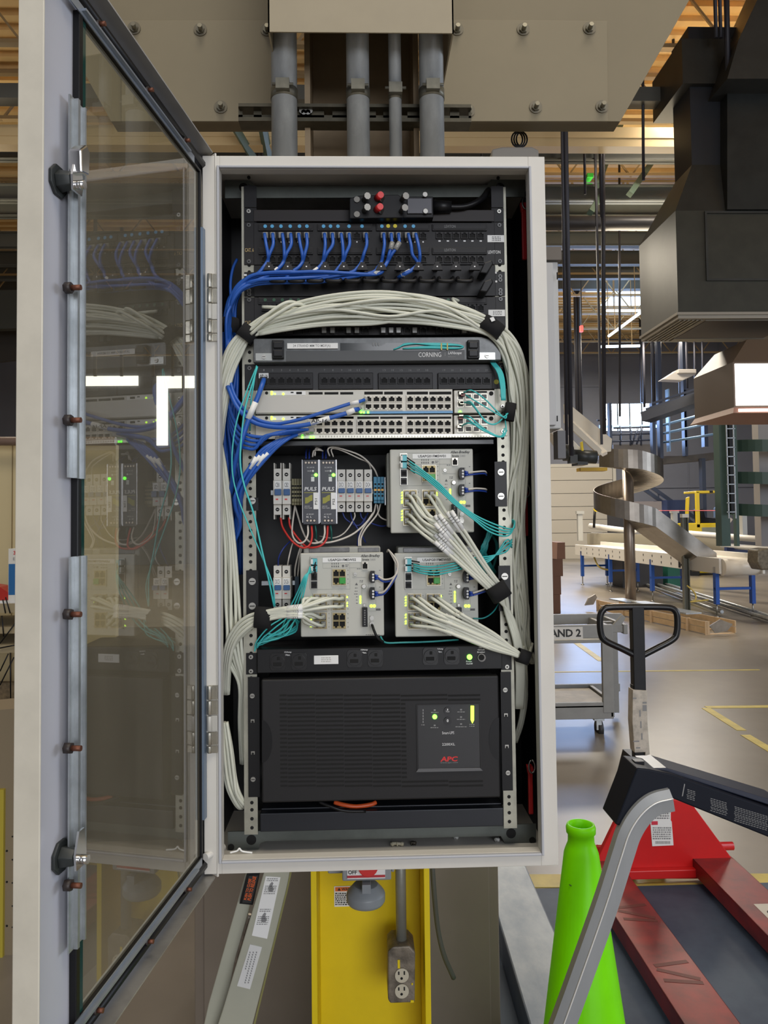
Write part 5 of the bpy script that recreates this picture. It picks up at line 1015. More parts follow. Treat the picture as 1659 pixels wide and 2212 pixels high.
# blue steel beam on the floor, left of the cone
m=mat('blue_grey_worn_paint',(.25,.29,.34),.4,.3,col2=(.12,.16,.22),scale=5,stretch=(1,.5,1))
b=MB(); zp=.12
b._a([Vector((x,y,z)) for z in (zp,0) for x,y in ((.442,.82),(.635,.82),(.665,2.6),(.485,2.6))],[(0,1,2,3),(7,6,5,4),(0,4,5,1),(1,5,6,2),(2,6,7,3),(3,7,4,0)])
solo(b,'lift_platform',m,'long worn blue-grey steel platform left of the green cone','platform',bevel=.006)
# ================================================ hall structure
def floor_mat():
    m=mat('concrete_floor',(.245,.215,.18),.22,col2=(.165,.145,.12),scale=.5); nt=m.node_tree; b=nt.nodes['Principled BSDF']
    nz=nt.nodes.new('ShaderNodeTexNoise'); nz.inputs['Scale'].default_value=2.2; nz.inputs['Detail'].default_value=8; mr=nt.nodes.new('ShaderNodeMapRange'); mr.inputs[3].default_value=.18; mr.inputs[4].default_value=.5
    nt.links.new(nz.outputs['Fac'],mr.inputs[0]); nt.links.new(mr.outputs[0],b.inputs['Roughness']); return m
YW=27.0; ZCE=8.3
b=MB(); b.box(-14,22,-14,YW+.3,-.1,0); o=b.build('floor',floor_mat()); struct(o,'smooth grey concrete floor')
wallm=mat('wall_panel_grey',(.15,.16,.20),.55,var=.1,scale=.6)
b=MB(); b.box(-14,3.4,YW,YW+.2,0,ZCE)
# window opening in back wall: x from px 1310..1412, y 873..918
wa,wb_=F(1308,895,YW),F(1413,895,YW); wz0,wz1=F(1360,930,YW).z,F(1360,872,YW).z
b=MB(); b.box(-14,wa.x,YW,YW+.2,0,ZCE); b.box(wb_.x,22,YW,YW+.2,0,ZCE); b.box(wa.x,wb_.x,YW,YW+.2,wz1,ZCE); b.box(wa.x,wb_.x,YW,YW+.2,0,wz0)
for k in range(20):
    x=-6+k*1.3; 
    if not(wa.x-.1<x<wb_.x+.1): b.box(x,x+.04,YW-.03,YW,0,ZCE)
for z in (2.6,5.2): b.box(-6,22,YW-.05,YW,z,z+.09) if z<5 else b.box(-6,wa.x,YW-.05,YW,z+1.2,z+1.29)
o=b.build('wall_back',wallm); struct(o,'blue-grey panelled back wall')
t=b=MB(); b.box(wa.x,wb_.x,YW+.05,YW+.08,wz0,wz1); o=b.build('window_1',mat('daylight_glass',(.70,.86,1),.5,emit=14)); struct(o,'bright window high in the back wall')
b=MB()
for k in range(5): x=wa.x+(wb_.x-wa.x)*k/4; b.box(x-.02,x+.02,YW+.0,YW+.05,wz0,wz1)
b.box(wa.x,wb_.x,YW,YW+.05,wz0+.12,wz0+.18); b.build('window_frame',blackm,o)
# low window strips that glow through the railings
b=MB(); b.pb(1295,918,1425,924,YW-.06,YW-.02); o=b.build('window_2',mat('daylight_glass_dim',(.30,.55,1),.5,emit=2.5)); struct(o,'thin bright strip window')
# dock door
dm=mat('dock_door_white',(.42,.39,.34),.5)
t=b=MB(); x0,x1=F(1150,1100,YW-.2).x,F(1324,1100,YW-.2).x; zt=F(1250,1009,YW-.2).z
for k in range(7): b.box(x0,x1,YW-.22,YW-.16,zt/7*k+.01,zt/7*(k+1)-.01)
b.box(x0,x1,YW-.17,YW-.14,0,zt); o=b.build('door_1',dm); struct(o,'white sectional dock door in the back wall')
b=MB(); b.frame(x0-.12,x1+.14,-.1,zt+.12,YW-.22,YW-.0,.12); struct(b.build('trim_1',mat('door_trim',(.45,.43,.38),.5)))
# left hall wall + right wall
b=MB(); b.box(-14.2,-14,2.4,YW,0,ZCE); struct(b.build('wall_left',mat('wall_cream',(.55,.46,.28),.6)),'cream side wall')
b=MB(); b.box(22,22.2,2,YW,0,ZCE); struct(b.build('wall_right',wallm))
# ceiling deck with ribs
dk=mat('deck_warm',(.78,.53,.23),.55,var=.12,scale=2); b=MB()
b.box(-14,22,-2,YW,ZCE,ZCE+.1)
y=2.0
while y<YW: b.box(-14,22,y,y+.12,ZCE-.08,ZCE); y+=.3
struct(b.build('ceiling',dk),'ribbed tan roof deck')
# joists
jm=mat('joist_tan',(.34,.24,.12),.5); gb=mat('girder_grey',(.085,.088,.08),.5,var=.1,scale=1)
def joist(y,z0=7.45,z1=8.18,m=jm,step=.55,x0=-14,x1=22,label='tan open-web roof joist spanning the hall'):
    b=MB(); b.box(x0,x1,y-.05,y+.05,z1-.05,z1); b.box(x0,x1,y-.05,y+.05,z0,z0+.05)
    x=x0;s=0
    while x<x1-step:
        a,c=(z0,z1) if s==0 else (z1,z0); b.tube([(x,y,a),(x+step,y,c)],.02,4,cr=False); x+=step; s=1-s
    solo(b,'roof_joist',m,label,'joist','open-web roof joists')
for k,y in enumerate((6.2,8.0,9.8,11.6,13.4,15.2,17.0,18.8,20.6,22.4,24.2,26)): joist(y,label='tan open-web roof joist, the %s one counted from the cabinet'%['nearest','second','third','fourth','fifth','sixth','seventh','eighth','ninth','tenth','eleventh','farthest'][k])
def jx(x): 
    b=MB(); 
    for z in (7.0,7.4): b.box(x-.04,x+.04,3,YW,z,z+.05)
    solo(b,'roof_joist',jm,'lengthwise tan pipe pair under the roof','joist')
b=MB(); z=F(1200,303,8.6).z; b.box(-13.9,21,8.5,8.7,z-.13,z+.13); b.box(-13.9,21,8.49,8.5,z-.02,z+.0); solo(b,'roof_beam',mat('beam_golden',(.62,.46,.24),.5),'golden tan beam just above the cabinet top, nearest of the crossing beams','beam')
z=F(1380,212,8).z; b=MB(); b.box(-13.9,21,7.9,8.1,z-.09,z+.09); solo(b,'roof_beam',gb,'grey beam near the slanted edge of the right bolted plate','beam')
for (py,y,th,l) in ((338,9.6,.16,'nearest grey I-beam crossing above the cabinet top'),(420,10.5,.26,'second grey I-beam crossing the hall right of the cabinet'),(455,11.3,.24,'third grey I-beam crossing the hall right of the cabinet'),(518,13.0,.28,'fourth grey I-beam crossing the hall right of the cabinet'),(558,15.0,.3,'fifth grey I-beam crossing the hall right of the cabinet'),(590,17.0,.3,'sixth grey I-beam, near the skylights'),(612,19.0,.35,'seventh grey I-beam, farthest from the cabinet')):
    z=F(1270,py,y).z; b=MB(); b.box(-13.9,21,y-.08,y+.08,z+th/2-.02,z+th/2); b.box(-13.9,21,y-.08,y+.08,z-th/2,z-th/2+.02); b.box(-13.9,21,y-.01,y+.01,z-th/2,z+th/2); solo(b,'roof_beam',gb,l,'beam')
    if py in(420,518): b=MB()
b=MB(); z=F(1250,482,10).z; b.cyl((-1,10,z),(12,10,z),.11,n=16); solo(b,'large_pipe',mat('pipe_dark',(.045,.043,.045),.4,.3),'large dark pipe running across behind the cabinet top right','pipe')
# girder and windows seen through the glass door
b=MB(); b.pp([(-80,628),(425,622),(425,700),(-80,712)],13.8,14.0); solo(b,'box_girder',mat('girder_olive',(.045,.047,.038),.5),'dark olive box girder seen through the glass door','girder')
b=MB(); b.pp([(-80,712),(425,700),(425,735),(-80,790)],14.6,14.7); solo(b,'mesh_screen',mat('screen_dark',(.03,.025,.02),.6),'dark screen below the olive box girder at the far left','screen')
for n,(x0,y0,x1,y1) in enumerate(((183,812,298,833),(338,812,420,838),(338,838,362,962))):
    b=MB(); b.pb(x0,y0,x1,y1,YW-.08,YW-.02); struct(b.build('window_%d'%(n+3),mat('daylight_glass_left',(1,.97,.90),.5,emit=2.6)),'bright window in the back wall seen through the glass door')
for k,(x,y0,y1) in enumerate(((205,480,812),(262,560,812),(330,470,812),(372,520,812),(395,640,980))):
    b=MB(); p_,q_=F(x,y0,15+k),F(x,y1,15+k); b.box(p_.x-.03,p_.x+.03,15+k,15.06+k,q_.z,ZCE); solo(b,'hanging_rod',mat('rod_brown',(.06,.045,.03),.5),'brown upright pipe in the hall seen through the glass door','rod','pipes behind the glass door')
b=MB(); b.pb(170,1395,430,1850,2.6,3.3); solo(b,'machine_enclosure',mat('enclosure_taupe',(.085,.07,.05),.55),'dark taupe machine enclosure seen through the lower half of the glass door','enclosure',bevel=.01)
# skylights
sk=mat('skylight_panel',(.66,.83,1),.5,emit=2.6)
for (px,py,w,l,y) in ((1365,540,40,3.0,15),(1345,600,55,3.2,19),(1370,640,60,2.4,22)):
    p=G(px,py,ZCE-.12); b=MB(); b.box(p.x-w*.012,p.x+w*.014,p.y-l*.4,p.y+l*.4,ZCE-.14,ZCE-.1); 
    o=b.build('skylight',sk); tag(o,'bright roof skylight %s'%{540:'nearest to the big dark duct, highest in view',600:'in the middle of three',640:'lowest in view, farthest away'}[py],'skylight','roof skylights')
for (a,c,l) in (((1315,726),(1388,672),'long slanting fluorescent tube lamp below the roof, left of the duct'),((1310,671),(1388,671),'horizontal fluorescent tube lamp left of the big duct'),((1298,749),(1382,747),'pale lamp hanging in front of the back wall')):
    b=MB(); p,q=F(a[0],a[1],18),F(c[0],c[1],16.5 if a[1]!=c[1] and a[1]<740 else 18); b.tube([p,q],.035,8,cr=False); o=b.build('tube_lamp',mat('tube_glow',(.75,.88,1),.5,emit=2.2)); tag(o,l,'lamp')
    for w_ in (p.lerp(q,.2),p.lerp(q,.8)): b=MB(); b.box(w_.x-.008,w_.x+.008,w_.y-.008,w_.y+.008,w_.z,ZCE); b.build('hanger_rod',jm,o)
# hanging rods and pipes
dkp=mat('rod_dark',(.035,.035,.045),.5,.3)
for i,(x,y0,y1,d,r) in enumerate(((1222,450,960,6,.016),(1232,640,985,6,.022),(1303,150,938,9,.028),(1388,0,390,8,.018),(1337,270,900,12,.02),(1262,270,420,9,.018),(1298,330,470,9,.025),(1219,390,600,8,.015),(1410,740,880,20,.05),(1425,740,890,20,.05),(1390,740,880,22,.04),(1245,760,900,20,.05),(1252,760,905,20,.06),(1385,760,870,24,.05),(1500,735,850,22,.03),(1517,735,850,22,.03),(1468,735,850,22,.05),(1482,735,840,22,.04),(1571,0,180,7,.03),(1545,20,82,7,.02),(1555,0,82,7,.02),(1453,30,160,9,.02),(1475,35,250,9,.016),(1082,262,318,9,.02),(1070,262,340,9,.015),(1110,262,300,9,.012),(548,262,338,9,.015),(555,262,338,9,.015),(563,262,338,9,.015),(1038,262,338,9,.015))):
    a,c=F(x,y0,d),F(x+2,y1,d); a=Vector((a.x,a.y,ZCE)); b=MB(); b.tube([a,c],r,8,cr=False); solo(b,'hanging_rod',dkp,'dark hanging rod or pipe between the roof and the equipment','rod','hanging rods')
for (a,c,d) in (((1290,400),(1340,270),10),((1275,460),(1305,410),10),((1360,420),(1450,290),10),((565,262),(580,338),8),((500,262),(545,338),8)):
    b=MB(); b.tube([F(*a,d),F(*c,d+.8)],.06,4,cr=False); solo(b,'diagonal_brace',mat('brace_green',(.10,.15,.11),.5),'green-grey diagonal brace under the roof','brace','diagonal roof braces')
for (px,py) in ((1275,378),(1272,400)):
    b=MB(); b.pb(px-6,py-4,px+7,py+4,11,11.2); solo(b,'green_box',mat('green_box',(.05,.55,.06),.5),'small bright green box on a cable tray, %s'%('upper one' if py<390 else 'lower one'),'box')
b=MB(); b.pb(1254,703,1260,716,18,18.1); o=solo(b,'exit_light',mat('exit_red',(.9,.06,.05),.5,emit=1.5),'small red lit exit light under the roof','exit light')
p_=F(1257,703,18); b=MB(); b.box(p_.x-.01,p_.x+.01,18,18.02,p_.z,ZCE); b.build('hanger_rod',dkp,o)
# enclosure behind, top right
t=thing('junction_box','low grey enclosure behind the cabinet top carrying a coil of black cable','enclosure',base(1060,318,1165,345,.5,.7))
b=MB(); b.pp([(1063,322),(1085,317),(1150,317),(1164,324),(1164,350),(1060,350)],.5,.8); b.build('box_body',mat('box_taupe',(.26,.235,.20),.5),t,bevel=.003)
b=MB()
for k in range(3):
    c=F(1117+k*5,301,.55+k*.01); b.tube([c+Vector((.014*math.sin(q*math.pi/8),0,.019*math.cos(q*math.pi/8))) for q in range(17)],.0022,7,cr=False)
solo(b,'cable_coil',black,'coil of thin black cable on top of the grey enclosure','cable coil')
# grey wall cabinet at right
yg=1.25; t=thing('wall_cabinet','pale grey wall cabinet seen edge-on right behind the open network cabinet','cabinet',base(1100,560,1224,928,yg,yg+.25))
x0,x1=F(1100,740,yg).x,F(1212,740,yg).x; z0,z1=F(1200,925,yg).z,F(1200,561,yg).z
b=MB(); b.box(x0,x1,yg+.02,yg+.3,z0,z1); b.build('cabinet_body',mat('wallcab_grey',(.50,.50,.49),.45),t,bevel=.004); b=MB(); b.box(x0,x1-.022,yg,yg+.02,z0+.01,z1-.01); b.build('cabinet_front',mat('wallcab_front',(.50,.50,.50),.45),t,bevel=.003)
b=MB(); b.pb(1203,588,1205,603,yg-.004,yg); b.pb(1203,898,1205,910,yg-.004,yg); b.build('door_hinge',hole,t)
b=MB(); b.pb(1100,533,1213,561,yg+.0,yg+.15); solo(b,'cable_gutter',mat('gutter_brown',(.13,.11,.09),.5),'dark brown gutter on top of the pale wall cabinet','gutter')
b=MB(); b.pb(1205,930,1222,990,yg+.02,yg+.08); solo(b,'bracket',mat('bracket_grey',(.12,.12,.13),.5),'dark grey bracket under the pale wall cabinet','bracket')
# ================================================ ducts, upper right
dg=mat('duct_dark',(.05,.05,.045),.42,.45,var=.25,scale=2.5); dl=mat('duct_olive',(.05,.048,.036),.42,.4,var=.2,scale=4)
dsc=7.2
def duct(name,label,xs,poly,bot=None): pass
x1a=F(1463,600,dsc).x; zb=F(1463,688,dsc).z; z1=F(1463,455,dsc).z; z2=F(1487,240,dsc).z
t=thing('air_duct','big dark air duct with a flared box and louvred diffuser at the upper right','duct',(x1a+.5,dsc+.5,zb))
def fr(x0,x1,y0,y1,z0,X0,X1,Y0,Y1,Z1,m=0,b=None):
    b._a([(x0,y0,z0),(x1,y0,z0),(x1,y1,z0),(x0,y1,z0),(X0,Y0,Z1),(X1,Y0,Z1),(X1,Y1,Z1),(X0,Y1,Z1)],[(3,2,1,0),(4,5,6,7),(0,1,5,4),(1,2,6,5),(2,3,7,6),(3,0,4,7)],m)
XR=x1a+1.6; DD=1.15; zA=F(1463,675,dsc).z; z1=F(1463,455,dsc).z; xr1=F(1493,300,dsc+.12).x; xr2=F(1532,300,dsc+.12).x; zr=F(1493,356,dsc+.12).z; zt_=F(1493,200,dsc+.12).z
b=MB(); fr(x1a,XR,dsc,dsc+DD,zA,x1a,XR,dsc,dsc+DD,z1,b=b); lab(b.build('plenum_box',dl,t),'lowest olive-dark box')
b=MB(); fr(x1a,XR,dsc,dsc+DD,z1,xr1,XR,dsc+.12,dsc+.60,zr,b=b); b.build('flared_section',dg,t)
b=MB(); fr(xr1,xr2+.4,dsc+.12,dsc+.60,zr,xr1,xr2+.4,dsc+.12,dsc+.60,ZCE-1.0,b=b); b.build('duct_riser',mat('duct_navy',(.022,.024,.030),.45,.3),t)
p1,p2=F(1475,180,dsc+.05),F(1475,83,dsc+.05); b=MB(); b.box(p1.x,p1.x+1.5,dsc+.05,dsc+.95,p1.z,p2.z); b.build('cross_duct',dg,t)
b=MB(); b.box(x1a-.02,XR,dsc-.02,dsc+DD+.02,zA-.03,zA); b.box(x1a,XR,dsc,dsc+DD,zb,zA-.03)
b.build('diffuser_rim',mat('diffuser_beige',(.30,.27,.22),.5,.2),t)
b=MB()
for k in range(6): b.box(x1a+.03+k*.05,x1a+.055+k*.05,dsc+.05,dsc+1.1,zb-.012,zb+.002)
b.box(x1a+.34,XR-.1,dsc+.06,dsc+.07,zb-.012,zb); b.box(x1a+.34,XR-.1,dsc+.95,dsc+1.10,zb-.014,zb-.001); b.build('louvre',[mat('louvre_metal',(.22,.20,.16),.4,.4)],t)
b=MB(); b.box(x1a+.36,XR-.12,dsc+.08,dsc+.94,zb-.006,zb-.001); b.build('diffuser_panel',mat('panel_brown',(.12,.10,.085),.6),t)
yy=dsc; b=MB(); b.frame(F(1522,500,dsc).x,XR+.1,F(1600,607,dsc).z,F(1600,457,dsc).z,yy-.02,yy,.025); b.build('access_panel',dg,t)
# second, nearer riser on the same box
t=thing('air_duct','broad black duct with a slanting top at the right edge above the diffuser box','duct',F(1620,455,dsc-.1))
b=MB(); b.pp([(1571,452),(1571,170),(1585,120),(1800,120),(1800,452)],dsc-.05,dsc+.30); b.build('duct_body',mat('duct_black',(.028,.03,.028),.4,.4,var=.3,scale=3),t)
b=MB(); b.pp([(1571,170),(1596,85),(1645,-20),(1690,-120),(1900,-120),(1900,170)],dsc-.35,dsc+.30); lab(b.build('slanting_duct',dg,t),'slanting upper section')
# duct box; emission stands in for sunlight on its white front face
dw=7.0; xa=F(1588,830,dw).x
t=thing('sunlit_duct_box','brown-sided duct box at the right edge, its sunlit white front face made to glow','duct box',(xa+.6,dw+.4,F(1600,895,dw).z))
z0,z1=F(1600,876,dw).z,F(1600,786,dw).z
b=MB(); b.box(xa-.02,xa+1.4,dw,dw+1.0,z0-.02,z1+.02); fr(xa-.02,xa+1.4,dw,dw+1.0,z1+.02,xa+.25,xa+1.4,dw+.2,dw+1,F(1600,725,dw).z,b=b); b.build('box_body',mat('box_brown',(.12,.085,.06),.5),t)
b=MB(); b.box(xa,xa+1.38,dw-.01,dw,z0,z1); lab(b.build('sunlit_face',mat('sunlit_face_glow',(1,.98,.95),.5,emit=3),t),'sunlit white duct face made to glow')
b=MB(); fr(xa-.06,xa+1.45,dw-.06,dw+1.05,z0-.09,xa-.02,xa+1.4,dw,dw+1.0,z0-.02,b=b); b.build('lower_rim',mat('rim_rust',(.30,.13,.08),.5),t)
b=MB(); b.box(xa-.0,xa+1.4,dw-.062,dw-.055,z0-.075,z0-.045); b.build('rim_glow_strip',MT['sunlit_face_glow'],t)  # rim strip glowing with the same emission as the duct face
# ================================================ background machines
wp=mat('conveyor_white',(.72,.70,.66),.4); bl=mat('conveyor_blue',(.015,.09,.42),.45); sst=mat('stainless_brushed',(.31,.28,.245),.34,.9,var=.15,scale=6)
def seg(b,a,c,w,h,m=0,up=Vector((0,0,1))):   # rectangular bar from a to c
    a,c=Vector(a),Vector(c); d=(c-a).normalized(); s=d.cross(up); s=s.normalized() if s.length>1e-4 else Vector((1,0,0)); u=s.cross(d)
    vs=[q+s*i*w/2+u*j*h/2 for q in (a,c) for i,j in ((-1,-1),(1,-1),(1,1),(-1,1))]
    b._a(vs,[(3,2,1,0),(4,5,6,7),(0,1,5,4),(1,2,6,5),(2,3,7,6),(3,0,4,7)],m)
# white belt conveyor (near edge from A to B on the ground)
A=G(1250,1262); B=G(1552,1335); d=(B-A).normalized(); nrm=Vector((-d.y,d.x,0)); nrm=nrm if nrm.y>0 else -nrm
L=(B-A).length; hb=.92; wcv=.62
M_=Matrix.Translation(A)@Matrix(((d.x,nrm.x,0,0),(d.y,nrm.y,0,0),(0,0,1,0),(0,0,0,1)))
t=thing('belt_conveyor','long white belt conveyor on blue legs stretching into the hall','conveyor',(A+B)/2)
def LB():
    b=MB(); b.M=M_; return b
b=LB(); b.box(-.2,L+.06,0,.04,hb-.24,hb); b.box(-.2,L+.2,wcv,wcv+.04,hb-.24,hb+.06); b.build('side_guard',wp,t,bevel=.005)
b=LB(); b.box(-.2,L+.05,.05,wcv,hb-.06,hb-.02); b.tube([(L+.05,.05,hb-.14),(L+.05,wcv,hb-.14)],.13,16,cr=False); b.box(-.2,L,.06,wcv,hb-.2,hb-.14); lab(b.build('belt',mat('belt_white',(.82,.76,.66),.35),t),'cream belt')
legs=[.03,.30,.62,.985]
for f in legs:
    for n_ in (0.03,wcv):
        b=LB(); x=L*f; b.box(x-.04,x+.04,n_-.03,n_+.03,.20,hb-.14); b.build('leg',bl,t)
        b=LB(); b.tube([(x,n_,.02),(x,n_,.22)],.012,8,cr=False); b.tube([(x,n_,0),(x,n_,.025)],.045,.0 and 1 or 12,cr=False,rb=.02); b.build('levelling_foot',screwm,t)
    b=LB(); x=L*f; b.box(x-.025,x+.025,0,wcv,.42,.46); b.build('cross_brace',bl,t)
b=LB()
for k in range(14): 
    x=.2+k*L*.06; b.box(x,x+.02,-.004,0,hb-.09,hb-.05); b.box(x,x+.02,-.004,0,hb-.19,hb-.15)
b.box(L*.80,L*.81,-.01,0,hb-.22,hb-.08); b.box(L*.835,L*.845,-.01,0,hb-.22,hb-.08); b.build('bolt_hole',blackm,t)
# second conveyor behind with beige panels and rails
A2=G(1235,1225); 
t=thing('roller_conveyor','low conveyor with grey-beige panels and white guide rails behind the white belt conveyor','conveyor',G(1420,1240))
C1,C2=F(1270,1150,17.5),F(1575,1188,13.3)
b=MB(); a,c=Vector((C1.x,C1.y,.95)),Vector((C2.x,C2.y,.95)); a.z=c.z=F(1420,1176,15).z; seg(b,a,c,.06,.40); seg(b,a+Vector((.3,.7,0)),c+Vector((.3,.7,0)),.06,.40); b.build('side_panel',mat('panel_khaki',(.36,.33,.26),.5),t)
def rail(x0,y0,d0,x1,y1,d1,r,m,nm='guide_rail'):
    b=MB(); b.tube([F(x0,y0,d0),F(x1,y1,d1)],r,8,cr=False); return b.build(nm,m,t)
rail(1275,1136,17.5,1380,1150,16,.07,wp); rail(1485,1152,14,1680,1168,11.5,.06,wp); rail(1560,1178,13,1680,1188,11.5,.05,wp); rail(1563,1163,13,1680,1172,11.5,.02,galv); rail(1560,1196,13,1680,1206,11.5,.03,galv)
b=MB(); b.pp([(1570,1182),(1640,1190),(1640,1198),(1570,1192)],12.6,12.7); b.build('motor_cover',mat('navy_cover',(.02,.035,.12),.4),t)
for (x,y0,y1,dd,l) in ((1254,1104,1168,17,0),(1459,1102,1150,14.5,0),(1609,1100,1160,12.4,0)):
    b=MB(); b.pb(x-5,y0,x+5,y1,dd,dd+.12); b.pb(x-8,y0,x+8,y0+6,dd-.02,dd+.1); b.build('sensor_post',mat('post_alu',(.50,.50,.47),.4,.3),t)
t_=t
b=MB(); b.tube([F(1285,1098,17),F(1283,1140,17)],.03,8,cr=False); solo(b,'warning_beacon',blackm,'dark post with a yellow beacon at the far left end of the conveyors','beacon')
b=MB(); b.disc(1287,1100,16.9,.06,.06); solo(b,'beacon_cap',mat('beacon_yellow',(.8,.6,.02),.4),'small yellow beacon on the dark post at the left end of the conveyors','beacon')
cable('red_line','thin red rope stretched between the sensor posts above the conveyors','rope',None,[(1375,1103,15),(1459,1103,14.4),(1610,1103,12.3)],.008,mat('rope_red',(.5,.05,.08),.5),5)
# perforated standing post
t=thing('slotted_post','slotted galvanised post standing upright in front of the conveyors','post',G(1486,1320))
p=G(1486,1322); zt=F(1481,1118,p.y).z; b=MB()
b.box(p.x-.05,p.x-.035,p.y,p.y+.08,0,zt); b.box(p.x+.035,p.x+.05,p.y,p.y+.08,0,zt); b.box(p.x-.035,p.x+.035,p.y+.06,p.y+.07,0,zt)
b.build('post',mat('post_dark',(.18,.18,.15),.4,.6),t); b=MB(); b.box(p.x-.055,p.x+.055,p.y-.01,p.y+.09,zt,zt+.06); lab(b.build('post_cap',wp,t),'white cap')
# spiral chute
ys=11.3; cx=F(1358,1100,ys).x; 
t=thing('spiral_chute','stainless steel spiral chute winding round a round post','chute',(cx,ys,0))
b=MB(); b.cyl((cx,ys,0),(cx,ys,F(1350,1012,ys).z),.088,n=20); b.build('post',mat('post_steel',(.36,.30,.25),.35,.7,var=.15,stretch=(1,1,.1)),t)
s_=1661/(ys+1.35); R_=.56; z0=F(1350,1013,ys-R_).z; pitch=.86
def hel(ph): return z0-pitch*(ph if ph>0 else ph*.35)/360
b=MB(); N_=60; ph0,ph1=-72,388; vs=[]
for i in range(N_+1):
    ph=ph0+(ph1-ph0)*i/N_; a=math.radians(ph); z=hel(ph); sx,sy=math.sin(a),-math.cos(a)
    vs+=[(cx+.09*sx,ys+.09*sy,z-.03),(cx+R_*sx,ys+R_*sy,z),(cx+R_*sx,ys+R_*sy,z+.30),(cx+(R_-.012)*sx,ys+(R_-.012)*sy,z+.30),(cx+(R_-.012)*sx,ys+(R_-.012)*sy,z+.012),(cx+.09*sx,ys+.09*sy,z-.018)]
a=math.radians(ph1); e=Vector((math.cos(a),math.sin(a),0)); zz=hel(ph1)
for k in (.5,1.0,1.25):
    dz=-.70*k
    for v in vs[N_*6:N_*6+6]: vs.append((v[0]+e.x*k,v[1]+e.y*k*.5,v[2]+dz*.85))
n_=len(vs)//6
b._a(vs,[(6*i+j,6*i+(j+1)%6,6*i+6+(j+1)%6,6*i+6+j) for i in range(n_-1) for j in range(6)],0,False)
b.build('spiral_trough',sst,t)
# sloped feed conveyor at the top of the chute
t=thing('feed_conveyor','sloping white feed conveyor that drops onto the spiral chute','conveyor',F(1270,960,9.5))
b=MB(); b.pp([(1219,873),(1226,870),(1322,948),(1320,975),(1300,978),(1222,902)],9.6,9.65); b.build('side_guard',mat('feed_cream',(.62,.58,.50),.4),t); b=MB(); b.pp([(1219,895),(1300,972),(1296,984),(1219,912)],9.0,9.05); b.build('side_guard',mat('feed_cream',(.62,.58,.50),.4),t)
b=MB(); q=[F(1226,898,9.6),F(1312,975,9.6),F(1302,980,9.05),F(1219,905,9.05)]; b.prism(q,(0,0,-.04)); b.build('belt',MT['belt_white'],t)
b=MB(); b.pp([(1192,935),(1197,928),(1214,925),(1262,975),(1256,990),(1222,985)],9.0,9.3); b.build('drive_guard',wp,t,bevel=.01)
b=MB(); p=F(1240,985,8.95); b.cyl(p,p+Vector((.3,0,-.02)),.09,n=14); p=F(1236,978,8.9); b.cyl(p,p+Vector((-.12,0,0)),.11,n=14); b.pb(1232,982,1248,1000,8.8,8.95); b.pb(1248,990,1270,1004,8.9,9.2); b.build('drive_motor',mat('motor_dark',(.03,.035,.035),.4),t)
b=MB(); b.pb(1254,1010,1312,1017,9.1,9.3); b.build('yellow_bar',mat('bar_amber',(.62,.38,.03),.5),t)
b=MB(); b.pp([(1255,955),(1259,953),(1262,985),(1257,985)],8.9,8.95); b.build('yellow_guard',yellow,t)
for x_,y_ in ((1226,895),(1300,960)): w_=F(x_,y_,9.5); b=MB(); b.box(w_.x-.015,w_.x+.015,9.49,9.52,w_.z,ZCE); b.build('hanger_rod',dkp,t)
# cartons stack
p=G(1200,1326); t=thing('carton_stack','tall stack of brown cartons just right of the open cabinet','cartons',p)
for i,(y0,y1,x1) in enumerate(((1172,1208,1221),(1208,1245,1216),(1245,1285,1212),(1285,1326,1211))): 
    b=MB(); b.pb(1150,y0,x1,y1,p.y,p.y+.5); b.build('carton',mat('carton_brown',(.13,.060,.035),.7,var=.1) if i else mat('carton_top',(.16,.075,.045),.7),t,bevel=.004)
b=MB(); b.pp([(1187,1170),(1204,1172),(1203,1208),(1187,1206)],p.y-.02,p.y-.005); b.build('side_flap',mat('flap_tan',(.36,.20,.13),.7),t)
# crate
p0,p1=G(1290,1318),G(1530,1372)
t=thing('wooden_crate','long low pine crate lying on the floor with bent metal pieces in it','crate',(p0+p1)/2)
pine=mat('pine',(.60,.42,.24),.6,var=.2,scale=6); d2=(p1-p0).normalized(); n2=Vector((-d2.y,d2.x,0)); n2=n2 if n2.y>0 else -n2
for k,o_ in enumerate((0,.42)):
    for j in range(2): b=MB(); seg(b,p0+n2*o_+Vector((0,0,.05+j*.085)),p1+n2*o_+Vector((0,0,.05+j*.085)),.02,.075); b.build('long_board',pine,t)
for f in (0.01,.28,.55,.85,.99):
    b=MB(); q=p0+(p1-p0)*f; seg(b,q+Vector((0,-.015,.0)),q+Vector((0,-.015,.18)),.06,.02,up=Vector((0,1,0))); seg(b,q,q+n2*.42,.05,.02); b.build('batten',pine,t)
b=MB(); b.M=None
for (f,l_,h_) in ((.12,.5,.22),(.35,.7,.24),(.62,.6,.22)): q=p0+(p1-p0)*f+n2*.15+Vector((0,0,h_)); seg(b,q,q+d2*l_,.25,.02)
solo(b,'metal_offcuts',galv,'flat shiny metal strips lying in the pine crate','metal strips')
b=MB(); q=p1+Vector((-.1,0,.2)); b.prism([F(1533,1352,p1.y),F(1556,1338,p1.y),F(1583,1348,p1.y),F(1572,1362,p1.y),F(1545,1368,p1.y)],(0,.02,0)); solo(b,'bent_sheet',mat('dirty_sheet',(.36,.32,.27),.4,.3,var=.3),'bent dirty metal sheet at the right end of the pine crate','metal sheet')
b=MB(); b.pp([(1264,1308),(1272,1292),(1286,1284),(1290,1290),(1282,1306)],p0.y,p0.y+.05); solo(b,'bent_sheet',MT['dirty_sheet'],'curved metal sheet at the left end of the pine crate','metal sheet')
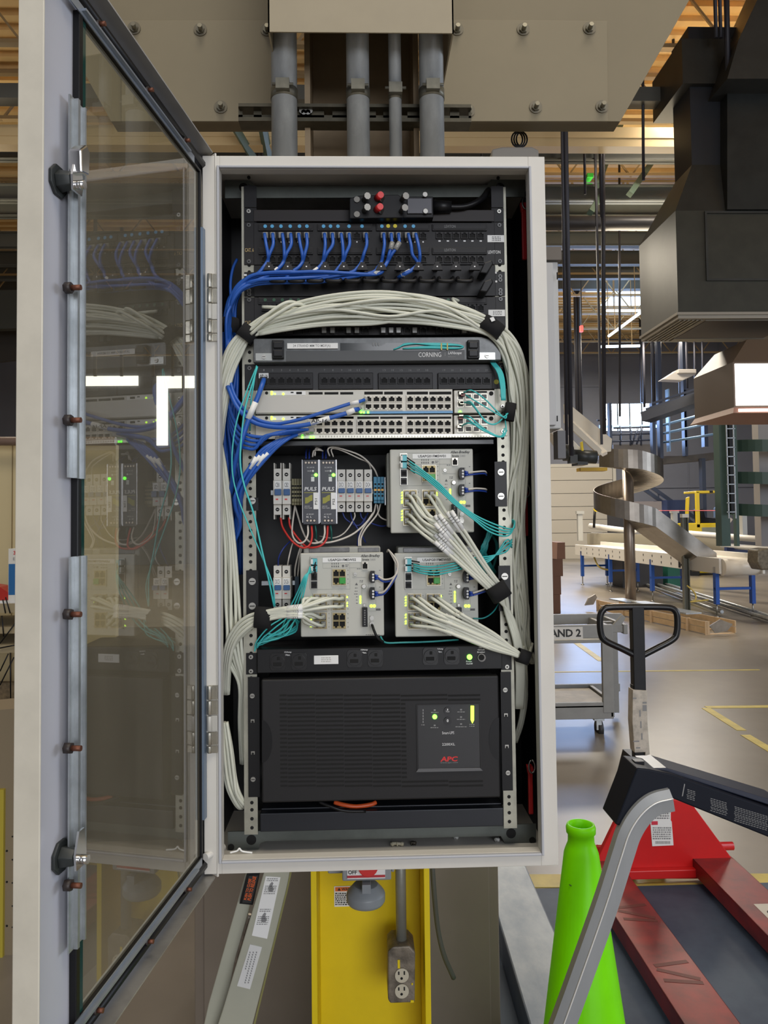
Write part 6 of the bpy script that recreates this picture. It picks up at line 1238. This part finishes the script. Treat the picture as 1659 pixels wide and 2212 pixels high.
# rails lying behind crate
for i,(a,c) in enumerate((((1372,1245),(1680,1345)),((1374,1253),(1680,1352)),((1380,1262),(1560,1330)))): b=MB(); p,q=G(*a),G(*c); b.tube([p+Vector((0,0,.06)),q+Vector((0,0,.06))],.03,6,cr=False); solo(b,'floor_rail',galv,'thin steel rail lying on the floor under the white conveyor','rail','steel rails on the floor')
cable('yellow_cable','yellow cable curving on the floor between the slotted post and the crate','cable',None,[(1484,1265,10.5),(1500,1280,10.4),(1503,1295,10.3),(1492,1300,10.2),(1512,1298,10.2),(1530,1296,10.2)],.012,mat('cable_yellow',(.55,.42,.10),.5),6)
cable('yellow_cable','yellow cable drooping from the left end of the white conveyor','cable',None,[(1280,1185,16),(1284,1205,15.8),(1295,1225,15.6),(1318,1232,15.6)],.02,MT['cable_yellow'],6)
# floor stripes
ys_=mat('stripe_yellow',(.62,.50,.10),.5,var=.25,scale=6)
def stripe(a,c,w,l):
    b=MB(); p,q=G(*a),G(*c); dd=(q-p).normalized(); s=Vector((-dd.y,dd.x,0))*w/2; z=Vector((0,0,.003)); b.prism([p+s,q+s,q-s,p-s],(0,0,.003)); solo(b,'floor_stripe',ys_,l,'floor stripe')
stripe((1525,1528),(1680,1526),.07,'yellow floor line running to the right edge beyond the pallet jack')
stripe((1525,1530),(1602,1578),.07,'slanting yellow floor line meeting the one at the right edge'); stripe((1610,1588),(1680,1630),.07,'short slanting yellow floor line at the right edge')
stripe((1238,1384),(1300,1428),.08,'yellow floor line seen through the grey cart'); stripe((1190,1452),(1640,1447),.035,'faint pale yellow line crossing the floor behind the pallet jack')
stripe((1010,1904),(1720,1902),.12,'wide yellow stripe at the foot of the red pallet jack')
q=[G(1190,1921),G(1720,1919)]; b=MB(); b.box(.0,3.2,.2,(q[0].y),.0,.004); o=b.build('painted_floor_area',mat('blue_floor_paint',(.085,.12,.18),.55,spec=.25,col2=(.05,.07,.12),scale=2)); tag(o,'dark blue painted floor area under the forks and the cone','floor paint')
# cart
yc_=4.25; t=thing('service_cart','grey two-shelf utility cart with a sign reading AND 2','cart',base(1100,1590,1330,1590,yc_,yc_+.3)); cgm=mat('cart_grey',(.27,.27,.26),.5,var=.12)
b=MB(); b.pb(1000,1352,1325,1381,yc_,yc_+.04); b.pb(1000,1328,1345,1350,yc_+.50,yc_+.54); zt=F(1300,1353,yc_).z
xa,xb=F(1000,1360,yc_).x,F(1324,1360,yc_).x
b.box(xa,xb,yc_,yc_+.55,zt-.12,zt-.10); b.box(xb-.03,xb,yc_,yc_+.55,zt-.10,zt); b.build('top_tray',cgm,t,bevel=.006)
b=MB(); p=F(1325,1352,yc_); b.pp([(1322,1353),(1342,1353),(1352,1334),(1345,1328)],yc_+.02,yc_+.05); 
for k in range(3): b.box(xb,xb+.10,yc_+.02+k*.22,yc_+.06+k*.22,zt-.05,zt+.0)
b.box(xb+.08,xb+.11,yc_,yc_+.5,zt-.06,zt+.01); b.build('handle',cgm,t,bevel=.004)
for (x0,x1,yy) in ((1302,1325,yc_),(1322,1336,yc_+.5)):
    b=MB(); b.pb(x0,1353,x1,1540,yy-.005,yy+.03); b.build('corner_post',cgm,t,bevel=.003)
zl=F(1300,1520,yc_).z
b=MB(); b.pb(1000,1520,1326,1556,yc_,yc_+.03); b.box(xa,xb,yc_,yc_+.55,zl-.03,zl-.01); b.pb(1000,1480,1340,1497,yc_+.52,yc_+.55); b.box(xb-.03,xb,yc_,yc_+.55,zl-.1,zl+.02); b.build('lower_shelf',cgm,t,bevel=.005)
b=MB(); b.box(xa,xb-.04,yc_+.04,yc_+.5,zl-.008,zl+.004); lab(b.build('shelf_liner',mat('liner_dirty',(.45,.40,.33),.6,var=.3),t),'dirty cream liner on the lower shelf')
b=MB(); p=F(1294,1573,yc_+.1); b.cyl(p+Vector((-.018,0,0)),p+Vector((.018,0,0)),.062,n=24); b.build('caster_wheel',mat('caster_black',(.02,.02,.02),.5),t); b=MB(); b.pb(1289,1553,1300,1577,yc_+.05,yc_+.07); b.pb(1284,1551,1306,1557,yc_+.04,yc_+.16); b.build('caster_fork',galv,t)
b=MB(); b.pb(1150,1355,1259,1381,yc_-.004,yc_); s=b.build('paper_sign',mat('sign_white',(.62,.60,.56),.5),t); txt('AND 2',1188,1359,1255,1376,yc_-.0045,ink,s,.035)
# ---- far mezzanine, railings, forklift, green tower
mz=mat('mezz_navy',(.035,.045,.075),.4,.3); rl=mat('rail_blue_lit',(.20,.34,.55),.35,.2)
t=thing('mezzanine','steel mezzanine with railings high in front of the bright window','platform',F(1350,985,22))
b=MB(); b.pb(1325,960,1415,985,21,22.5); b.pp([(1415,992),(1560,975),(1560,990),(1415,1003)],20,21); b.pb(1310,985,1560,992,20.5,21); b.build('deck',mat('mezz_deck',(.10,.09,.085),.5),t)
b=MB()
for (x0,y0,x1,y1) in ((1427,920,1555,885),(1427,938,1562,908),(1427,957,1562,935)): b.tube([F(x0,y0,20),F(x1,y1,19)],.035,6,cr=False)
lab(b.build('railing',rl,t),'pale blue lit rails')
b=MB()
for (x0,y0,x1,y1) in ((1290,908,1310,906),(1295,940,1415,936),(1290,955,1415,950),(1325,925,1415,922)): b.tube([F(x0,y0,21),F(x1,y1,21)],.03,6,cr=False)
for x in (1340,1362,1385,1412): b.tube([F(x,920,21),F(x,962,21)],.03,6,cr=False)
for a,c in (((1365,960),(1378,925)),((1375,960),(1388,925))): b.tube([F(*a,21),F(*c,21)],.03,6,cr=False)
b.build('railing',mz,t)
for (x,y0,y1,w,m_) in ((1427,735,990,7,mz),(1413,870,985,7,mz),(1480,735,985,6,mz),(1446,840,975,3,rl),(1481,842,965,3,rl),(1525,870,965,8,mz),(1522,990,1150,8,mz),(1320,870,1000,5,mz)):
    b=MB(); b.pb(x-w/2,y0,x+w/2,y1,19.8,20.0); b.build('post',m_,t)
t=thing('overhead_conveyor','dark inclined overhead conveyor climbing to the right in front of the back wall','conveyor',F(1480,870,18))
b=MB(); seg(b,F(1395,902,19),F(1560,845,17.5),.5,.26); b.build('conveyor_bed',mat('conv_navy',(.025,.03,.045),.4),t)
b=MB(); seg(b,F(1395,884,19),F(1555,832,17.5),.04,.05); seg(b,F(1410,871,19),F(1550,825,17.5),.04,.05); b.build('hand_rail',mz,t)
b=MB(); b.pp([(1430,820),(1465,798),(1500,800),(1505,808),(1475,822)],17,17.3); b.pb(1465,797,1505,806,16.9,17.3); solo(b,'hanging_lamp',mat('lamp_cream',(.50,.47,.44),.5),'flat cream lamp housing hanging below the diffuser duct','lamp',bevel=.02)
o=bpy.data.objects['hanging_lamp']; w_=F(1485,800,17.2); b=MB(); b.box(w_.x-.012,w_.x+.012,17.18,17.2,w_.z,ZCE); b.build('hanger_rod',dkp,o)
t=thing('stair','dark steel stair going down right behind the spiral chute','stair',F(1450,1100,20))
for dy in (0,16):
    b=MB(); seg(b,F(1390,1040+dy,20),F(1500,1118+dy,20),.06,.10); b.build('stringer' if dy else 'hand_rail',mz,t)
b=MB()
for k in range(5): x=1400+k*22; b.pb(x,1044+k*15,x+2,1062+k*15,20,20.05)
b.build('baluster',mz,t)
b=MB(); b.pb(1365,1083,1430,1150,19,20); solo(b,'control_cabinet',mat('ctl_grey',(.22,.20,.21),.5),'grey control cabinet behind the spiral chute','cabinet')
b=MB(); b.pb(1442,1080,1490,1160,19.5,20.5); solo(b,'blue_machine',mat('blue_dark',(.015,.03,.10),.5),'dark blue machine panel left of the yellow forklift','machine')
b=MB(); b.pb(1340,1090,1360,1260,18,19); solo(b,'dark_machine',mat('mach_dark',(.03,.03,.035),.5),'dark machine frame behind the chute post','machine')
b=MB(); b.pb(1345,1210,1432,1274,15.5,16.2); solo(b,'dark_box',mat('mach_dark2',(.035,.035,.04),.5),'dark box standing behind the white conveyor','box'); b=MB(); b.pb(1443,1222,1488,1272,15.5,16.2); solo(b,'green_bin',mat('bin_green',(.01,.13,.09),.5),'dark green bin behind the white conveyor','bin')
# forklift
yf_=18.6; t=thing('forklift','yellow stand-up forklift with an overhead guard behind the conveyors','forklift',base(1480,1247,1575,1247,yf_,yf_+1)); fy=mat('forklift_yellow',(.70,.52,.02),.4)
b=MB(); b.pb(1486,1130,1562,1238,yf_,yf_+1.0); b.build('truck_body',fy,t,bevel=.03)
b=MB(); b.pb(1518,1139,1560,1232,yf_-.03,yf_); b.build('battery_cover',mat('cover_olive_grey',(.22,.24,.20),.5),t,bevel=.01)
b=MB(); b.pb(1504,1062,1512,1140,yf_,yf_+.08); b.pp([(1484,1075),(1490,1073),(1487,1140),(1482,1140)],yf_+.2,yf_+.3); b.pb(1504,1060,1557,1065,yf_,yf_+.8); b.build('overhead_guard',fy,t,bevel=.01)
b=MB(); b.pb(1533,1060,1540,1064.5,yf_-.01,yf_); b.build('guard_mark',black,t)
b=MB(); b.pp([(1511,1100),(1520,1100),(1524,1118),(1545,1120),(1560,1126),(1560,1132),(1515,1132)],yf_+.1,yf_+.5); b.build('seat',black,t,bevel=.02)
b=MB(); b.cyl(F(1500,1236,yf_-.1),F(1500,1236,yf_+.1),.13,n=18); b.cyl(F(1550,1236,yf_-.1),F(1550,1236,yf_+.1),.13,n=18); b.build('wheel',black,t)
b=MB(); b.pp([(1552,1122),(1563,1106),(1583,1122),(1572,1138)],yf_-.6,yf_-.58); solo(b,'hanging_sign',mat('sign_pale',(.55,.50,.48),.5),'tilted white sign with red marks right of the forklift','sign')
b=MB(); b.pp([(1562,1118),(1568,1112),(1574,1118),(1572,1126)],yf_-.61,yf_-.60); o=b.build('sign_mark',redw); tag(o,'red mark on the tilted white sign','sign mark')
b=MB(); b.pp([(1545,1098),(1553,1090),(1560,1096),(1560,1115),(1545,1118)],yf_-.3,yf_-.2); solo(b,'blue_bag',mat('bag_blue',(.10,.16,.30),.6),'pale blue bag hanging behind the tilted sign','bag')
# green spiral tower
yt=10.4; gt=mat('tower_green',(.045,.085,.070),.45); t=thing('spiral_elevator','dark green spiral elevator tower at the right edge','elevator',base(1560,1180,1680,1180,yt,yt+1))
b=MB(); b.pb(1556,895,1575,1180,yt,yt+.2); b.pb(1588,895,1594,1180,yt+.3,yt+.4); b.build('tower_post',gt,t)
b=MB(); b.pb(1641,895,1700,1180,yt+.6,yt+.8); b.build('core_column',mat('tower_core',(.26,.24,.23),.5),t)
for k,y in enumerate((948,1016,1084)):
    b=MB(); c0=F(1650,y,yt+.5); R2=.55; vs=[]; n_=22
    for i in range(n_+1):
        a=math.radians(-110+i*10.5); z=c0.z+.0-i*.006; sx,sy=math.sin(a),-math.cos(a)
        vs+=[(c0.x+R2*sx,yt+.6+R2*sy,z),(c0.x+R2*sx,yt+.6+R2*sy,z-.19),(c0.x+.2*sx,yt+.6+.2*sy,z-.15),(c0.x+.2*sx,yt+.6+.2*sy,z-.12)]
    b._a(vs,[(4*i+j,4*i+(j+1)%4,4*i+4+(j+1)%4,4*i+4+j) for i in range(n_) for j in range(4)]); b.build('spiral_band',gt,t)
t=thing('cage_ladder','thin steel ladder on the green spiral tower','ladder',base(1572,1120,1590,1120,yt-.3))
b=MB(); b.pb(1571,895,1573,1120,yt-.3,yt-.28); b.pb(1586,895,1588,1120,yt-.3,yt-.28); b.build('side_rail',galv,t)
for k in range(11): b=MB(); b.pb(1571,905+k*20,1588,907+k*20,yt-.3,yt-.28); b.build('rung',galv,t)
b=MB(); b.pb(1577,895,1586,1110,yt-.1,yt); solo(b,'chain_guard',black,'black chain guard behind the thin steel ladder','guard')
b=MB(); b.pp([(1637,1188),(1659,1184),(1680,1190),(1680,1230),(1645,1232),(1636,1215)],9.5,9.8); solo(b,'gear_motor',mat('motor_tan',(.20,.17,.12),.4,.4,var=.4,scale=30),'dirty tan gear motor at the right edge above the conveyors','motor',bevel=.02)
# ================================================ left sliver
ylb=2.3
b=MB(); b.pb(-120,962,250,1500,ylb+.6,ylb+.65); b.pb(24,962,26,1500,ylb+.595,ylb+.6,1); o=b.build('partition_panel',[mat('panel_cream',(.58,.48,.27),.55),mat('seam_brown',(.25,.18,.08),.6)]); tag(o,'cream partition panel at the far left edge','panel')
b=MB(); b.cyl(F(-200,953,ylb+.5),F(250,953,ylb+.5),.024,n=14); solo(b,'brown_pipe',mat('pipe_brown',(.17,.11,.08),.45),'brown pipe above the cream partition at the far left','pipe')
t=thing('product_box','upright blue and white box with red 3M lettering at the far left','box',base(18,1300,60,1300,ylb,ylb+.1))
b=MB(); b.pb(18,1185,62,1302,ylb,ylb+.12); b.pb(18.5,1218,62,1285,ylb-.001,ylb,1); b.build('carton',[mat('box_white',(.72,.70,.64),.5),mat('box_blue',(.02,.13,.34),.4)],t); txt('3M',29,1190,44,1198,ylb-.002,redp,t,.03); txt('Express',28,1204,60,1212,ylb-.002,inkg,t)
b=MB(); b.pp([(-40,1262),(0,1268),(18,1280),(18,1296),(-40,1298)],ylb,ylb+.1); solo(b,'red_case',mat('case_red',(.42,.02,.012),.4),'red case at the far left edge beside the blue and white box','case')
t=thing('wire_shelving','wooden shelves on thin black wire legs at the far left edge','shelf',base(0,1500,40,1500,ylb,ylb+.4))
for (y0,y1) in ((1306,1325),(1356,1370),(1394,1412)): b=MB(); b.pb(-200,y0,60,y1,ylb-.05,ylb+.4); b.build('shelf_board',mat('board_tan',(.36,.29,.17),.6),t)
b=MB()
for (a,c) in (((6,1295),(12,1325)),((12,1290),(22,1325)),((4,1330),(8,1375)),((22,1410),(23,1508)),((36,1400),(34,1490)),((0,1450),(18,1412)),((0,1400),(40,1392)),((0,1480),(30,1420)),((0,1390),(34,1345))): b.tube([F(*a,ylb-.06),F(*c,ylb-.06)],.003,6,cr=False)
b.build('wire_leg',black,t)
b=MB(); b.pb(-60,1298,42,1306,ylb-.02,ylb+.1); solo(b,'white_tray',labelw,'low white tray on the top shelf at the far left','tray')
b=MB(); p=[(-200,1545),(-10,1540),(60,1500),(60,1475),(-200,1475)]; b.pp(p,ylb+.1,ylb+.14); solo(b,'woven_mat',mat('woven_tan',(.30,.22,.12),.7,var=.5,scale=40),'tan woven panel below the shelves at the far left','panel')
t=thing('perforated_cabinet','brown cabinet with small holes and a yellow strip at the lower left edge','cabinet',base(-60,2400,60,2400,1.6,2))
b=MB(); b.pp([(-300,1560),(40,1530),(90,1530),(90,2500),(-300,2500)],1.6,1.8); b.build('cabinet_side',mat('side_brown',(.24,.19,.12),.6),t)
b=MB()
for y in (1807,1857,1907,1957,2003): b.disc(27,y,1.6,.003,.001)
for y in (1838,1905,2000): b.disc(15,y,1.6,.004,.001)
b.build('hole_row',hole,t); b=MB(); b.pb(-20,1706,6,2300,1.585,1.6); lab(b.build('yellow_strip',mat('strip_dull_yellow',(.45,.36,.04),.5),t),'dull yellow strip')
